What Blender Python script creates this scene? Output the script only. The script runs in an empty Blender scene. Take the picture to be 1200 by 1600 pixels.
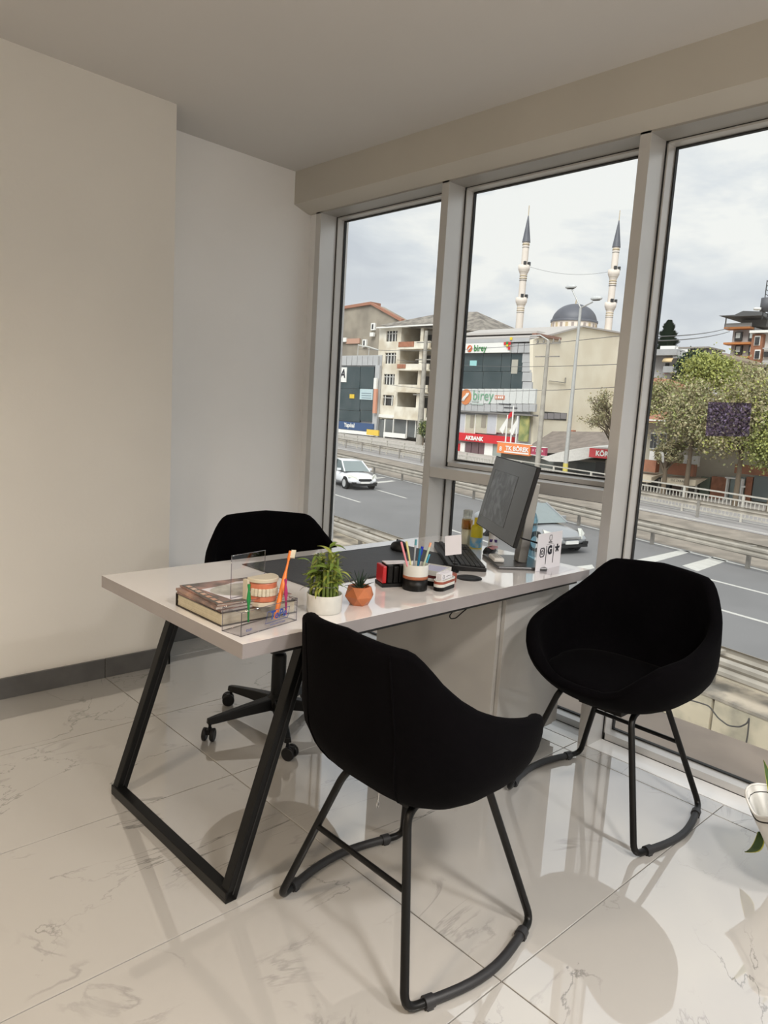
import bpy, bmesh, math, random
import numpy as np
from mathutils import Matrix, Vector
PI = math.pi
random.seed(7)
S = bpy.context.scene
COL = S.collection
# ------------------------------------------------------------------ camera
F_PX = 1136.04156          # focal length in pixels of a 1200 x 1600 frame
CAMM = np.array([[0.7315785059871203, -0.6791606019339843, 0.05944549064749275],
                 [0.054671753076462486, 0.14535729712895962, 0.9878675293716814],
                 [-0.6795615417261335, -0.7194526620647335, 0.1434711749961266]])
CAMC = np.array([0, 0, 1.335])
cd = bpy.data.cameras.new('camera'); cam = bpy.data.objects.new('camera', cd); COL.objects.link(cam)
cd.sensor_fit = 'HORIZONTAL'; cd.sensor_width = 36; cd.lens = F_PX * 36 / 1200; cd.clip_end = 900; cd.clip_start = .02
mw = Matrix([list(r) for r in CAMM.T]).to_4x4(); mw.translation = Vector(CAMC); cam.matrix_world = mw
S.camera = cam
# ------------------------------------------------------------------ sky
S.view_settings.view_transform = 'Standard'; S.view_settings.look = 'None'
S.view_settings.exposure = 0.0; S.view_settings.gamma = 1.0; S.view_settings.use_curve_mapping = False
W = bpy.data.worlds.new('overcast_sky'); S.world = W; W.use_nodes = True
nt = W.node_tree; N = nt.nodes; L = nt.links; N.clear()
tc = N.new('ShaderNodeTexCoord'); mp = N.new('ShaderNodeMapping'); mp.inputs['Scale'].default_value = (1.0, 1.0, 2.6)
mp.inputs['Location'].default_value = (.25, .95, .3)
n1 = N.new('ShaderNodeTexNoise'); n1.inputs['Scale'].default_value = 3.3; n1.inputs['Detail'].default_value = 6; n1.inputs['Roughness'].default_value = .52
n1.inputs['Distortion'].default_value = .35
r1 = N.new('ShaderNodeValToRGB')
r1.color_ramp.elements[0].position = .41; r1.color_ramp.elements[0].color = (.60, .64, .71, 1)
r1.color_ramp.elements[1].position = .58; r1.color_ramp.elements[1].color = (.97, .965, .94, 1)
e = r1.color_ramp.elements.new(.49); e.color = (.74, .775, .82, 1)
# brighter, warmer band of cloud low over the horizon
sx = N.new('ShaderNodeSeparateXYZ'); mr = N.new('ShaderNodeMapRange')
mr.inputs['From Min'].default_value = .04; mr.inputs['From Max'].default_value = .3; mr.inputs['To Min'].default_value = .35; mr.inputs['To Max'].default_value = 0
mx = N.new('ShaderNodeMixRGB'); mx.inputs[2].default_value = (.97, .94, .88, 1)
bg = N.new('ShaderNodeBackground'); bg.inputs['Strength'].default_value = 1.0; wo = N.new('ShaderNodeOutputWorld')
L.new(tc.outputs['Generated'], mp.inputs[0]); L.new(mp.outputs[0], n1.inputs[0]); L.new(n1.outputs[0], r1.inputs[0])
L.new(tc.outputs['Generated'], sx.inputs[0]); L.new(sx.outputs[2], mr.inputs[0]); L.new(mr.outputs[0], mx.inputs[0])
L.new(r1.outputs[0], mx.inputs[1]); L.new(mx.outputs[0], bg.inputs[0]); L.new(bg.outputs[0], wo.inputs[0])
# ------------------------------------------------------------------ sun behind thin cloud (from behind our own building)
sd = bpy.data.lights.new('sun', 'SUN'); sd.energy = 3.6; sd.angle = math.radians(35); sd.color = (1, .98, .94)
sun = bpy.data.objects.new('sun', sd); COL.objects.link(sun)
sun.rotation_euler = Vector((.62, .30, -.72)).to_track_quat('-Z', 'Y').to_euler()
# ------------------------------------------------------------------ room lamps: recessed ceiling panels, all behind the photographer's shoulder; cool ones added as fill
LAMP_W = 36
WARM, COOL_FILL = (1, .82, .62), (1, .96, .92)
LAMPS = [(-.9, 1.3, .8, WARM), (-.9, -.6, 1.0, WARM), (.9, -.6, 1.2, COOL_FILL), (1.8, -1.4, 1.4, COOL_FILL), (.9, -2.5, .7, COOL_FILL)]

def at_x(px, py, X):
    d = CAMM.T @ np.array([(px - 600) / F_PX, -(py - 800) / F_PX, -1.]); return Vector(CAMC + d * (X - CAMC[0]) / d[0])
def at_y(px, py, Y):
    d = CAMM.T @ np.array([(px - 600) / F_PX, -(py - 800) / F_PX, -1.]); return Vector(CAMC + d * (Y - CAMC[1]) / d[1])
def at_z(px, py, Z):
    d = CAMM.T @ np.array([(px - 600) / F_PX, -(py - 800) / F_PX, -1.]); return Vector(CAMC + d * (Z - CAMC[2]) / d[2])
def at_d(px, py, D):
    d = CAMM.T @ np.array([(px - 600) / F_PX, -(py - 800) / F_PX, -1.]); return Vector(CAMC + d * D)

# ------------------------------------------------------------------ object helpers
WM = {}
def empty(name, loc, rz=0, label=None, cat=None, group=None, kind=None, parent=None):
    o = bpy.data.objects.new(name, None); COL.objects.link(o); o.empty_display_size = .1
    m = Matrix.Translation(Vector(loc)) @ Matrix.Rotation(rz, 4, 'Z')
    if parent is not None:
        o.parent = parent; o.matrix_basis = m; WM[o.name] = WM[parent.name] @ m
    else:
        o.matrix_basis = m; WM[o.name] = m
    return tag(o, label, cat, group, kind)
def tag(o, label=None, cat=None, group=None, kind=None):
    if label: o['label'] = label
    if cat: o['category'] = cat
    if group: o['group'] = group
    if kind: o['kind'] = kind
    return o
def link(name, data, parent=None, world=False):
    o = bpy.data.objects.new(name, data); COL.objects.link(o)
    if parent is not None:
        o.parent = parent
        if world:
            o.matrix_parent_inverse = WM[parent.name].inverted(); WM[o.name] = Matrix.Identity(4)
        else:
            WM[o.name] = WM[parent.name].copy()
    else: WM[o.name] = Matrix.Identity(4)
    return o
def kids(o): return [c for c in bpy.data.objects if c.parent == o]
def copy_tree(o, parent=None):
    c = o.copy(); COL.objects.link(c)
    if parent is not None: c.parent = parent
    for ch in kids(o): copy_tree(ch, c)
    return c
class MB:
    """collects shapes into one mesh"""
    def __init__(s): s.v = []; s.f = []; s.m = []; s.sm = []
    def add(s, vs, fs, mi=0, smooth=False):
        b = len(s.v); s.v += [tuple(v) for v in vs]; s.f += [tuple(b + i for i in f) for f in fs]
        s.m += [mi] * len(fs); s.sm += [smooth] * len(fs); return s
    def box(s, a, b, mi=0):
        x0, y0, z0 = [min(p, q) for p, q in zip(a, b)]; x1, y1, z1 = [max(p, q) for p, q in zip(a, b)]
        vs = [(x0,y0,z0),(x1,y0,z0),(x1,y1,z0),(x0,y1,z0),(x0,y0,z1),(x1,y0,z1),(x1,y1,z1),(x0,y1,z1)]
        return s.add(vs, [(0,3,2,1),(4,5,6,7),(0,1,5,4),(1,2,6,5),(2,3,7,6),(3,0,4,7)], mi)
    def obox(s, c, u, v, w, mi=0):
        c, u, v, w = map(Vector, (c, u, v, w))
        vs = [c-u-v-w, c+u-v-w, c+u+v-w, c-u+v-w, c-u-v+w, c+u-v+w, c+u+v+w, c-u+v+w]
        fs = [(0,3,2,1),(4,5,6,7),(0,1,5,4),(1,2,6,5),(2,3,7,6),(3,0,4,7)]
        if u.cross(v).dot(w) < 0: fs = [f[::-1] for f in fs]
        return s.add(vs, fs, mi)
    def bar(s, p, q, w, h, up=(0,0,1), mi=0):
        p, q = Vector(p), Vector(q); d = (q - p); n = d.normalized(); up = Vector(up)
        if abs(n.dot(up)) > .98: up = Vector((1, 0, 0))
        r = n.cross(up).normalized(); u = r.cross(n)
        return s.obox((p + q) / 2, d / 2, r * w / 2, u * h / 2, mi)
    def tube(s, pts, r, n=8, mi=0, cap=True, closed=False):
        pts = [Vector(p) for p in pts]; rs = r if isinstance(r, (list, tuple)) else [r] * len(pts)
        K = len(pts); rings = []; prev = None
        for i, p in enumerate(pts):
            if closed: t = (pts[(i+1) % K] - pts[i-1])
            else: t = pts[min(i+1, K-1)] - pts[max(i-1, 0)]
            t.normalize()
            if prev is None:
                a = Vector((0,0,1)) if abs(t.z) < .9 else Vector((1,0,0))
                x = t.cross(a).normalized()
            else:
                x = (prev - t * prev.dot(t)).normalized()
            prev = x; y = t.cross(x)
            rings.append([p + (x * math.cos(2*PI*k/n) + y * math.sin(2*PI*k/n)) * rs[i] for k in range(n)])
        vs = [v for g in rings for v in g]; fs = []
        for i in range(K if closed else K - 1):
            a, b = i * n, ((i + 1) % K) * n
            for k in range(n): fs.append((a+k, a+(k+1) % n, b+(k+1) % n, b+k))
        s.add(vs, fs, mi, True)
        if cap and not closed: s.add(rings[0], [tuple(range(n))[::-1]], mi); s.add(rings[-1], [tuple(range(n))], mi)
        return s
    def lathe(s, prof, c=(0,0,0), n=24, mi=0, sx=1, sy=1, smooth=True, rot=0):
        c = Vector(c); vs = []; fs = []
        for r, z in prof:
            for k in range(n): a = 2*PI*k/n + rot; vs.append(c + Vector((r*sx*math.cos(a), r*sy*math.sin(a), z)))
        for i in range(len(prof) - 1):
            for k in range(n): fs.append((i*n+k, i*n+(k+1) % n, (i+1)*n+(k+1) % n, (i+1)*n+k))
        s.add(vs, fs, mi, smooth)
        if prof[0][0] > 1e-5: s.add(vs[:n], [tuple(range(n))[::-1]], mi)
        if prof[-1][0] > 1e-5: s.add(vs[-n:], [tuple(range(n))], mi)
        return s
    def prism(s, poly, d, mi=0):
        """polygon (3D, planar) pushed along vector d"""
        n = len(poly); d = Vector(d); P = [Vector(p) for p in poly]; Q = [p + d for p in P]
        nrm = sum(((P[i]).cross(P[(i+1) % n]) for i in range(n)), Vector())
        fs = [tuple(range(n))[::-1], tuple(range(n, 2*n))] + [(i, (i+1) % n, n+(i+1) % n, n+i) for i in range(n)]
        if nrm.dot(d) < 0: fs = [f[::-1] for f in fs]
        return s.add(P + Q, fs, mi)
    def build(s, name, mats, parent=None, world=False, bevel=0, kind=None, label=None, seg=2):
        me = bpy.data.meshes.new(name); me.from_pydata(s.v, [], s.f)
        if not isinstance(mats, (list, tuple)): mats = [mats]
        for m in mats: me.materials.append(m)
        me.polygons.foreach_set('material_index', s.m); me.polygons.foreach_set('use_smooth', s.sm); me.update()
        o = link(name, me, parent, world)
        if bevel:
            md = o.modifiers.new('bevel', 'BEVEL'); md.width = bevel; md.segments = seg; md.limit_method = 'ANGLE'; md.angle_limit = math.radians(40)
        return tag(o, label, kind=kind)
def text(body, size, c, u, up, mat, parent, world=True, ext=.0, name='lettering', align='CENTER', shear=0, sx=1, bold=0):
    cu = bpy.data.curves.new(name, 'FONT'); cu.body = body; cu.size = size; cu.align_x = align; cu.align_y = 'CENTER'; cu.extrude = ext; cu.shear = shear
    cu.offset = bold; cu.resolution_u = 3
    cu.materials.append(mat); o = link(name, cu, parent, False)
    u = Vector(u).normalized(); up = Vector(up).normalized(); n = u.cross(up)
    m = Matrix((u * sx, up, n)).transposed().to_4x4(); m.translation = Vector(c)
    o.matrix_basis = (WM[parent.name].inverted() @ m) if (world and parent is not None) else m
    return o
# ------------------------------------------------------------------ materials
def mat(name, col, rough=.5, metal=0, var=.0, vscale=6, bump=0, bscale=40, spec=.5, sheen=0, coat=0, emit=0, ecol=None, col2=None, trans=0):
    m = bpy.data.materials.new(name); m.use_nodes = True; nt = m.node_tree; b = nt.nodes['Principled BSDF']
    c = (*col, 1)
    b.inputs['Base Color'].default_value = c; b.inputs['Roughness'].default_value = rough; b.inputs['Metallic'].default_value = metal
    b.inputs['Specular IOR Level'].default_value = spec
    if sheen: b.inputs['Sheen Weight'].default_value = sheen; b.inputs['Sheen Roughness'].default_value = .4
    if coat: b.inputs['Coat Weight'].default_value = coat; b.inputs['Coat Roughness'].default_value = .03
    if emit: b.inputs['Emission Color'].default_value = (*(ecol or col), 1); b.inputs['Emission Strength'].default_value = emit
    if var or col2:
        t = nt.nodes.new('ShaderNodeTexCoord'); n = nt.nodes.new('ShaderNodeTexNoise'); n.inputs['Scale'].default_value = vscale; n.inputs['Detail'].default_value = 5
        mx = nt.nodes.new('ShaderNodeMixRGB'); c2 = col2 or tuple(max(0, x * (1 - var)) for x in col)
        rp = nt.nodes.new('ShaderNodeValToRGB'); rp.color_ramp.elements[0].position = .38; rp.color_ramp.elements[1].position = .62
        mx.inputs[1].default_value = c; mx.inputs[2].default_value = (*c2, 1)
        nt.links.new(t.outputs['Object'], n.inputs[0]); nt.links.new(n.outputs[0], rp.inputs[0]); nt.links.new(rp.outputs[0], mx.inputs[0]); nt.links.new(mx.outputs[0], b.inputs['Base Color'])
    if bump:
        t = nt.nodes.new('ShaderNodeTexCoord'); n = nt.nodes.new('ShaderNodeTexNoise'); n.inputs['Scale'].default_value = bscale; n.inputs['Detail'].default_value = 4
        bp = nt.nodes.new('ShaderNodeBump'); bp.inputs['Strength'].default_value = bump; bp.inputs['Distance'].default_value = .01
        nt.links.new(t.outputs['Object'], n.inputs[0]); nt.links.new(n.outputs[0], bp.inputs['Height']); nt.links.new(bp.outputs[0], b.inputs['Normal'])
    return m
def glassy(name, tint=(1, 1, 1), refl=.06, edge=.5, rough=.0):
    """thin clear sheet: see-through with a faint mirror reflection that grows at grazing angles"""
    m = bpy.data.materials.new(name); m.use_nodes = True; nt = m.node_tree; nt.nodes.clear()
    o = nt.nodes.new('ShaderNodeOutputMaterial'); mx = nt.nodes.new('ShaderNodeMixShader'); t = nt.nodes.new('ShaderNodeBsdfTransparent'); g = nt.nodes.new('ShaderNodeBsdfGlossy')
    g.inputs['Roughness'].default_value = rough; t.inputs[0].default_value = (*tint, 1)
    lw = nt.nodes.new('ShaderNodeLayerWeight'); lw.inputs['Blend'].default_value = .25; ma = nt.nodes.new('ShaderNodeMath'); ma.operation = 'MULTIPLY_ADD'
    ma.inputs[1].default_value = edge; ma.inputs[2].default_value = refl
    nt.links.new(lw.outputs['Facing'], ma.inputs[0]); nt.links.new(ma.outputs[0], mx.inputs[0]); nt.links.new(t.outputs[0], mx.inputs[1]); nt.links.new(g.outputs[0], mx.inputs[2]); nt.links.new(mx.outputs[0], o.inputs[0])
    return m
def marble(name):
    m = bpy.data.materials.new(name); m.use_nodes = True; nt = m.node_tree; b = nt.nodes['Principled BSDF']; Nn = nt.nodes.new; K = nt.links.new
    t = Nn('ShaderNodeTexCoord'); oi = Nn('ShaderNodeObjectInfo'); ad = Nn('ShaderNodeVectorMath'); sc = Nn('ShaderNodeVectorMath'); sc.operation = 'SCALE'; sc.inputs['Scale'].default_value = 0
    cm = Nn('ShaderNodeCombineXYZ'); ml = Nn('ShaderNodeMath'); ml.operation = 'MULTIPLY'; ml.inputs[1].default_value = 37.
    K(oi.outputs['Random'], ml.inputs[0]); K(ml.outputs[0], cm.inputs[2]); K(t.outputs['Object'], ad.inputs[0]); K(cm.outputs[0], ad.inputs[1])
    mp = Nn('ShaderNodeMapping'); mp.inputs['Rotation'].default_value = (0, 0, .9); mp.inputs['Scale'].default_value = (1, 2.1, 1); K(ad.outputs[0], mp.inputs[0])
    def vein(scale, dist, width, det):
        n = Nn('ShaderNodeTexNoise'); n.inputs['Scale'].default_value = scale; n.inputs['Detail'].default_value = det; n.inputs['Distortion'].default_value = dist; n.inputs['Roughness'].default_value = .55
        K(mp.outputs[0], n.inputs[0]); s = Nn('ShaderNodeMath'); s.operation = 'SUBTRACT'; s.inputs[1].default_value = .5; K(n.outputs[0], s.inputs[0])
        a = Nn('ShaderNodeMath'); a.operation = 'ABSOLUTE'; K(s.outputs[0], a.inputs[0])
        r = Nn('ShaderNodeMapRange'); r.inputs['From Min'].default_value = 0; r.inputs['From Max'].default_value = width; r.inputs['To Min'].default_value = 1; r.inputs['To Max'].default_value = 0; K(a.outputs[0], r.inputs[0])
        return r.outputs[0]
    v1 = vein(.95, .9, .0045, 9); v2 = vein(1.6, 1.4, .022, 9)
    def mask(scale, lo, hi):
        n = Nn('ShaderNodeTexNoise'); n.inputs['Scale'].default_value = scale; n.inputs['Detail'].default_value = 2; K(ad.outputs[0], n.inputs[0])
        r = Nn('ShaderNodeMapRange'); r.inputs['From Min'].default_value = lo; r.inputs['From Max'].default_value = hi; K(n.outputs[0], r.inputs[0]); return r.outputs[0]
    def mul(a, b_, k=1.):
        x = Nn('ShaderNodeMath'); x.operation = 'MULTIPLY'; K(a, x.inputs[0]); K(b_, x.inputs[1])
        y = Nn('ShaderNodeMath'); y.operation = 'MULTIPLY'; y.inputs[1].default_value = k; K(x.outputs[0], y.inputs[0]); return y.outputs[0]
    a = mul(v1, mask(1.7, .47, .56), .8); c = mul(v2, mask(3.4, .57, .66), .42)
    s = Nn('ShaderNodeMath'); s.operation = 'ADD'; s.use_clamp = True; K(a, s.inputs[0]); K(c, s.inputs[1])
    mx = Nn('ShaderNodeMixRGB'); mx.inputs[1].default_value = (.47, .455, .43, 1); mx.inputs[2].default_value = (.17, .165, .16, 1); K(s.outputs[0], mx.inputs[0]); K(mx.outputs[0], b.inputs['Base Color'])
    b.inputs['Roughness'].default_value = .035; b.inputs['Specular IOR Level'].default_value = 1.0; b.inputs['Coat Weight'].default_value = 1; b.inputs['Coat IOR'].default_value = 1.95; b.inputs['Coat Roughness'].default_value = .02
    return m
M = {}
M['wall'] = mat('wall_paint', (.80, .775, .725), .75, var=.04, vscale=1.3, bump=.05, bscale=60)
M['wallw'] = mat('white_wall_paint', (.93, .925, .92), .7, var=.03, vscale=1.5, bump=.04, bscale=60)
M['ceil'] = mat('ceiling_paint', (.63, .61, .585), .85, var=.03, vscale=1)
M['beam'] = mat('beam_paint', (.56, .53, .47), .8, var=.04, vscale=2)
M['base'] = mat('grey_baseboard', (.13, .13, .13), .3, var=.2, vscale=9)
M['grout'] = mat('grout', (.20, .19, .175), .7, var=.1)
M['marble'] = marble('polished_marble_tile')
M['sill'] = mat('white_sill_stone', (.80, .80, .79), .08, var=.06, vscale=5)
M['alu'] = mat('satin_aluminium', (.62, .61, .595), .38, metal=.35, var=.06, vscale=3)
M['alud'] = mat('aluminium_frame_face', (.40, .385, .36), .42, metal=.3, var=.06, vscale=3)
M['gasket'] = mat('black_rubber_gasket', (.015, .015, .015), .6, var=.1)
M['pane'] = glassy('window_glass', (.97, .985, .985), .01, .10)
M['acry'] = glassy('clear_acrylic', (.985, .982, .99), .03, .25)
M['acryedge'] = glassy('acrylic_edge', (.62, .60, .68), .2, .4)
M['velvet'] = mat('black_velvet', (.0022, .0019, .0025), .9, sheen=.008, spec=.04, var=.2, vscale=9, bump=.1, bscale=200)
M['blackm'] = mat('black_metal', (.005, .005, .005), .38, spec=.25, var=.1, vscale=20)
M['sleeve'] = mat('dark_grey_plastic', (.018, .018, .02), .5, var=.1, vscale=20)
M['plast'] = mat('black_plastic', (.008, .008, .009), .45, spec=.3, var=.1, vscale=30)
M['chrome'] = mat('chrome', (.6, .6, .6), .15, metal=1, var=.05)
M['desk'] = mat('white_gloss_laminate', (.92, .89, .875), .09, coat=1, spec=.7, var=.02, vscale=2)
M['deskedge'] = mat('laminate_edge', (.33, .305, .305), .3, var=.05, vscale=10)
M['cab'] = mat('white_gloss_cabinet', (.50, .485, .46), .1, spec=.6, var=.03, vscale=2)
M['matd'] = mat('charcoal_leatherette', (.045, .048, .054), .55, var=.15, vscale=8, bump=.15, bscale=150)
M['white'] = mat('white_plastic', (.80, .79, .76), .4, var=.03)
M['cer'] = mat('white_ceramic', (.66, .66, .62), .25, var=.04, vscale=14, coat=.3)
M['copper'] = mat('copper_brown_stone', (.36, .115, .05), .55, var=.15, vscale=30)
M['orange'] = mat('orange_copper_glaze', (.55, .17, .06), .38, var=.25, vscale=20)
M['leafg'] = mat('bamboo_leaf', (.16, .24, .035), .45, var=.35, vscale=18)
M['leafy'] = mat('pale_bamboo_leaf', (.34, .38, .07), .45, var=.3, vscale=18)
M['stalk'] = mat('bamboo_stalk', (.17, .24, .05), .4, var=.35, vscale=30)
M['succ'] = mat('dark_succulent', (.018, .045, .025), .4, var=.3, vscale=40)
M['soil'] = mat('soil', (.03, .022, .015), .9, var=.3, vscale=60)
M['page'] = mat('cream_pages', (.62, .56, .42), .8, var=.08, vscale=60)
M['cover'] = mat('black_book_cover', (.02, .015, .014), .35, var=.2)
M['paper'] = mat('white_paper', (.80, .78, .82), .7, var=.02)
M['ink'] = mat('black_ink', (.01, .01, .02), .6, var=.1)
M['navy'] = mat('navy_ink', (.02, .06, .30), .5, var=.1)
M['film'] = glassy('purple_swatch', (.66, .60, .95), .03, .1)
M['screen'] = mat('dim_screen', (.012, .012, .011), .22, emit=.042, ecol=(1, .98, .9), var=.1)
M['gum'] = mat('pink_gum', (.62, .20, .11), .35, var=.15, vscale=60)
M['tooth'] = mat('ivory_tooth', (.68, .62, .48), .3, var=.12, vscale=80)
M['plaster'] = mat('dental_plaster', (.60, .54, .42), .5, var=.06)
def C(name, col, rough=.5, **k):
    if name not in M: M[name] = mat(name, col, rough, var=k.pop('var', .05), **k)
    return M[name]
# ================================================================== STRUCTURE
PY, BYW = 3.24, 3.53         # protruding wall, back wall
TX = [-3.416, -2.232, -1.048, .136, 1.32, 2.504, 2.6]
TY = [.8925 + .607 * k for k in range(-7, 5)]
fl = empty('floor', (0, 0, 0), kind='structure')
MB().box((-3.4, -3.36, -.12), (2.6, 3.75, -.010)).build('grout_bed', M['grout'], fl)
for i in range(len(TX) - 1):
    full = None
    for j in range(len(TY)):
        x0, x1 = TX[i] + .0018, TX[i+1] - .0018; y0 = TY[j] + .0018; y1 = (TY[j+1] if j + 1 < len(TY) else 3.75) - .0012
        if x0 > 1.6 and y0 > 3.55: continue
        w, h = x1 - x0, y1 - y0
        if full is None or j == len(TY) - 1 or abs(h - full[1]) > 1e-4:
            o = MB().box((-w/2, -h/2, -.01), (w/2, h/2, 0)).build('tile', M['marble'], fl, bevel=.0008, seg=1)
            if full is None: full = (o.data, h)
        else:
            o = bpy.data.objects.new('tile', full[0]); COL.objects.link(o); o.parent = fl
            md = o.modifiers.new('bevel', 'BEVEL'); md.width = .0008; md.segments = 1
        o.location = ((x0 + x1) / 2, (y0 + y1) / 2, 0)
def struct(name, mb, m, **k): return tag(mb.build(name, m, **k), kind='structure')
struct('wall_left', MB().box((-3.4, PY, 0), (1.635, PY + .5, 2.75)), M['wall'])
struct('wall_back', MB().box((1.60, BYW, 0), (2.62, BYW + .2, 2.75)).box((2.62, 3.455, 0), (2.84, 3.75, 2.6)), M['wallw'])
struct('wall_rear', MB().box((-3.6, -3.4, 0), (-3.4, 3.74, 2.75)), M['wall'])
struct('wall_right', MB().box((-3.4, -3.55, 0), (2.84, -3.35, 2.75)), M['wall'])
zc = lambda x: 2.60 + .02 * (2.5 - x)
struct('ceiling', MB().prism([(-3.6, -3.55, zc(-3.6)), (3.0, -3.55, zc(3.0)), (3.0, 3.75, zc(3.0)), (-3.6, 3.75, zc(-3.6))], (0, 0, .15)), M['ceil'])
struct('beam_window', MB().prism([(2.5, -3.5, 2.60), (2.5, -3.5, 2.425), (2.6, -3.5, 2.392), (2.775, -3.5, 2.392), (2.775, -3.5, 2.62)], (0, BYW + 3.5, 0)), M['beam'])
bb = empty('baseboard_left', (0, 0, 0), kind='structure')
for x0, x1 in ((-3.4, -2.38), (-2.377, -1.16), (-1.157, .077), (.08, 1.316), (1.319, 1.645)):
    MB().box((x0, PY - .012, 0), (x1, PY, .092)).build('baseboard_tile', M['base'], bb, bevel=.001, seg=1)
MB().box((1.635, PY - .012, 0), (1.646, BYW, .092)).build('baseboard_tile', M['base'], bb, bevel=.001, seg=1)
bk = empty('baseboard_back', (0, 0, 0), kind='structure')
MB().box((1.646, BYW - .012, 0), (2.62, BYW, .11)).build('baseboard_tile', M['base'], bk, bevel=.001, seg=1)
# window wall
struct('sill_floor', MB().box((2.603, -3.35, -.12), (2.85, 3.455, 0)), M['sill'])
struct('ledge_outside', MB().box((2.86, -6, -.4), (3.28, 8, -.03)), mat('ledge_stone', (.40, .32, .26), .6, var=.15, vscale=4))
struct('wall_facade', MB().box((2.62, -9, -3.6), (2.86, 9, -.12)).box((2.62, -9, 2.42), (2.776, 9, 3.4)).box((2.62, 3.75, -.12), (2.86, 9, 2.42)).box((2.62, -9, -.12), (2.86, -3.55, 2.42)), M['wallw'])
MU = [3.41, 2.445, 1.45, .455, -.54, -1.535, -2.53, -3.35]
for k, y in enumerate(MU[:-1]):
    o = MB().box((2.6, y, 0.0), (2.775, y + .045, 2.40)).build('trim_%d' % (k + 1), M['alu'], bevel=.0015); tag(o, kind='structure')
struct('trim_head', MB().box((2.6, -3.35, 2.384), (2.775, 3.455, 2.398)), M['alud'])
def window(k, y0, y1, zs):
    w = empty('window_%d' % k, (2.76, (y0 + y1) / 2, zs[0][0]), kind='structure')
    for z0, z1, zb in zs:
        m = MB(); xs = (2.715, 2.745, 2.770)
        def prof(w1, w2, w3): return [(xs[0], 0), (xs[0], w1), (xs[1], w2), (xs[2], w3), (xs[2], 0)]
        JW, HW, BW = (.012, .019, .022), (.010, .014, .016), (zb - .014, zb - .008, zb - .004)
        m.prism([(x, y0 - w, z0) for x, w in prof(*JW)], (0, 0, z1 - z0)); m.prism([(x, y1 + w, z0) for x, w in prof(*JW)], (0, 0, z1 - z0))
        m.prism([(x, y0 - .001, z1 - w) for x, w in prof(*HW)], (0, y1 - y0 + .002, 0)); m.prism([(x, y0 - .001, z0 + w) for x, w in prof(*BW)], (0, y1 - y0 + .002, 0))
        m.build('window_frame', M['alu'], w, world=True)
        g = MB(); c = .0045; bt = BW[2]; b = JW[2]; h2 = HW[2]
        g.box((2.752, y0 - b, z0 + bt), (2.768, y0 - b - c, z1 - h2)); g.box((2.752, y1 + b + c, z0 + bt), (2.768, y1 + b, z1 - h2))
        g.box((2.752, y0 - b, z1 - h2 - c), (2.768, y1 + b, z1 - h2)); g.box((2.752, y0 - b, z0 + bt), (2.768, y1 + b, z0 + bt + c))
        g.box((2.7135, y0 + .0, z0), (2.7155, y0 - .006, z1)); g.box((2.7135, y0, z1 - .003), (2.7155, y1, z1)); g.box((2.7135, y0, z0), (2.7155, y1, z0 + .0025))
        g.build('gasket', M['gasket'], w, world=True)
        MB().box((2.757, y0 - b, z0 + bt), (2.763, y1 + b, z1 - h2)).build('glass_pane', M['pane'], w, world=True)
    return w
for k in range(7):
    y0, y1 = MU[k], MU[k+1] + .045 if k < 6 else MU[7]
    zs = [(0.0, 2.384, .045)] if k != 1 else [(0.0, 1.007, .045), (1.057, 2.384, .036)]
    window(k + 1, y0, y1, zs)
struct('trim_transom', MB().box((2.6, 1.495, 1.007), (2.775, 2.445, 1.057)), M['alu'], bevel=.0015)
# purple see-through film drawn over the third window
pf = [at_x(px, py, 2.752) for px, py in ((1107, 628), (1174, 630), (1170, 682), (1102, 681))]
o = MB().prism(pf, (.002, 0, 0)).build('window_film', M['film']); tag(o, 'square purple see-through film on the glass pane', 'sticker')
# lamps
lampm = mat('lamp_diffuser', (1, .93, .82), .5, emit=6, ecol=(1, .86, .68))
for i, (x, y, k, lc) in enumerate(LAMPS):
    r = empty('ceiling_lamp', (x, y, zc(x)), label='square recessed ceiling lamp, ' + ('warm, nearest the plain left wall', 'warm, at the middle of the room', 'added cool fill, at the middle of the room', 'added cool fill, nearest the windows', 'added cool fill, at the rear of the room')[i], cat='ceiling lamp', group='recessed ceiling lamps')
    MB().box((-.16, -.16, -.012), (.16, .16, .0)).build('trim_ring', M['white'], r)
    MB().box((-.14, -.14, -.014), (.14, .14, -.012)).build('diffuser', lampm, r)
    ld = bpy.data.lights.new('lamp_light', 'AREA'); ld.size = .28; ld.energy = LAMP_W * k; ld.color = lc; ld.spread = math.radians(150)
    lo = bpy.data.objects.new('lamp_light', ld); COL.objects.link(lo); lo.parent = r; lo.location = (0, 0, -.02)
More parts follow.
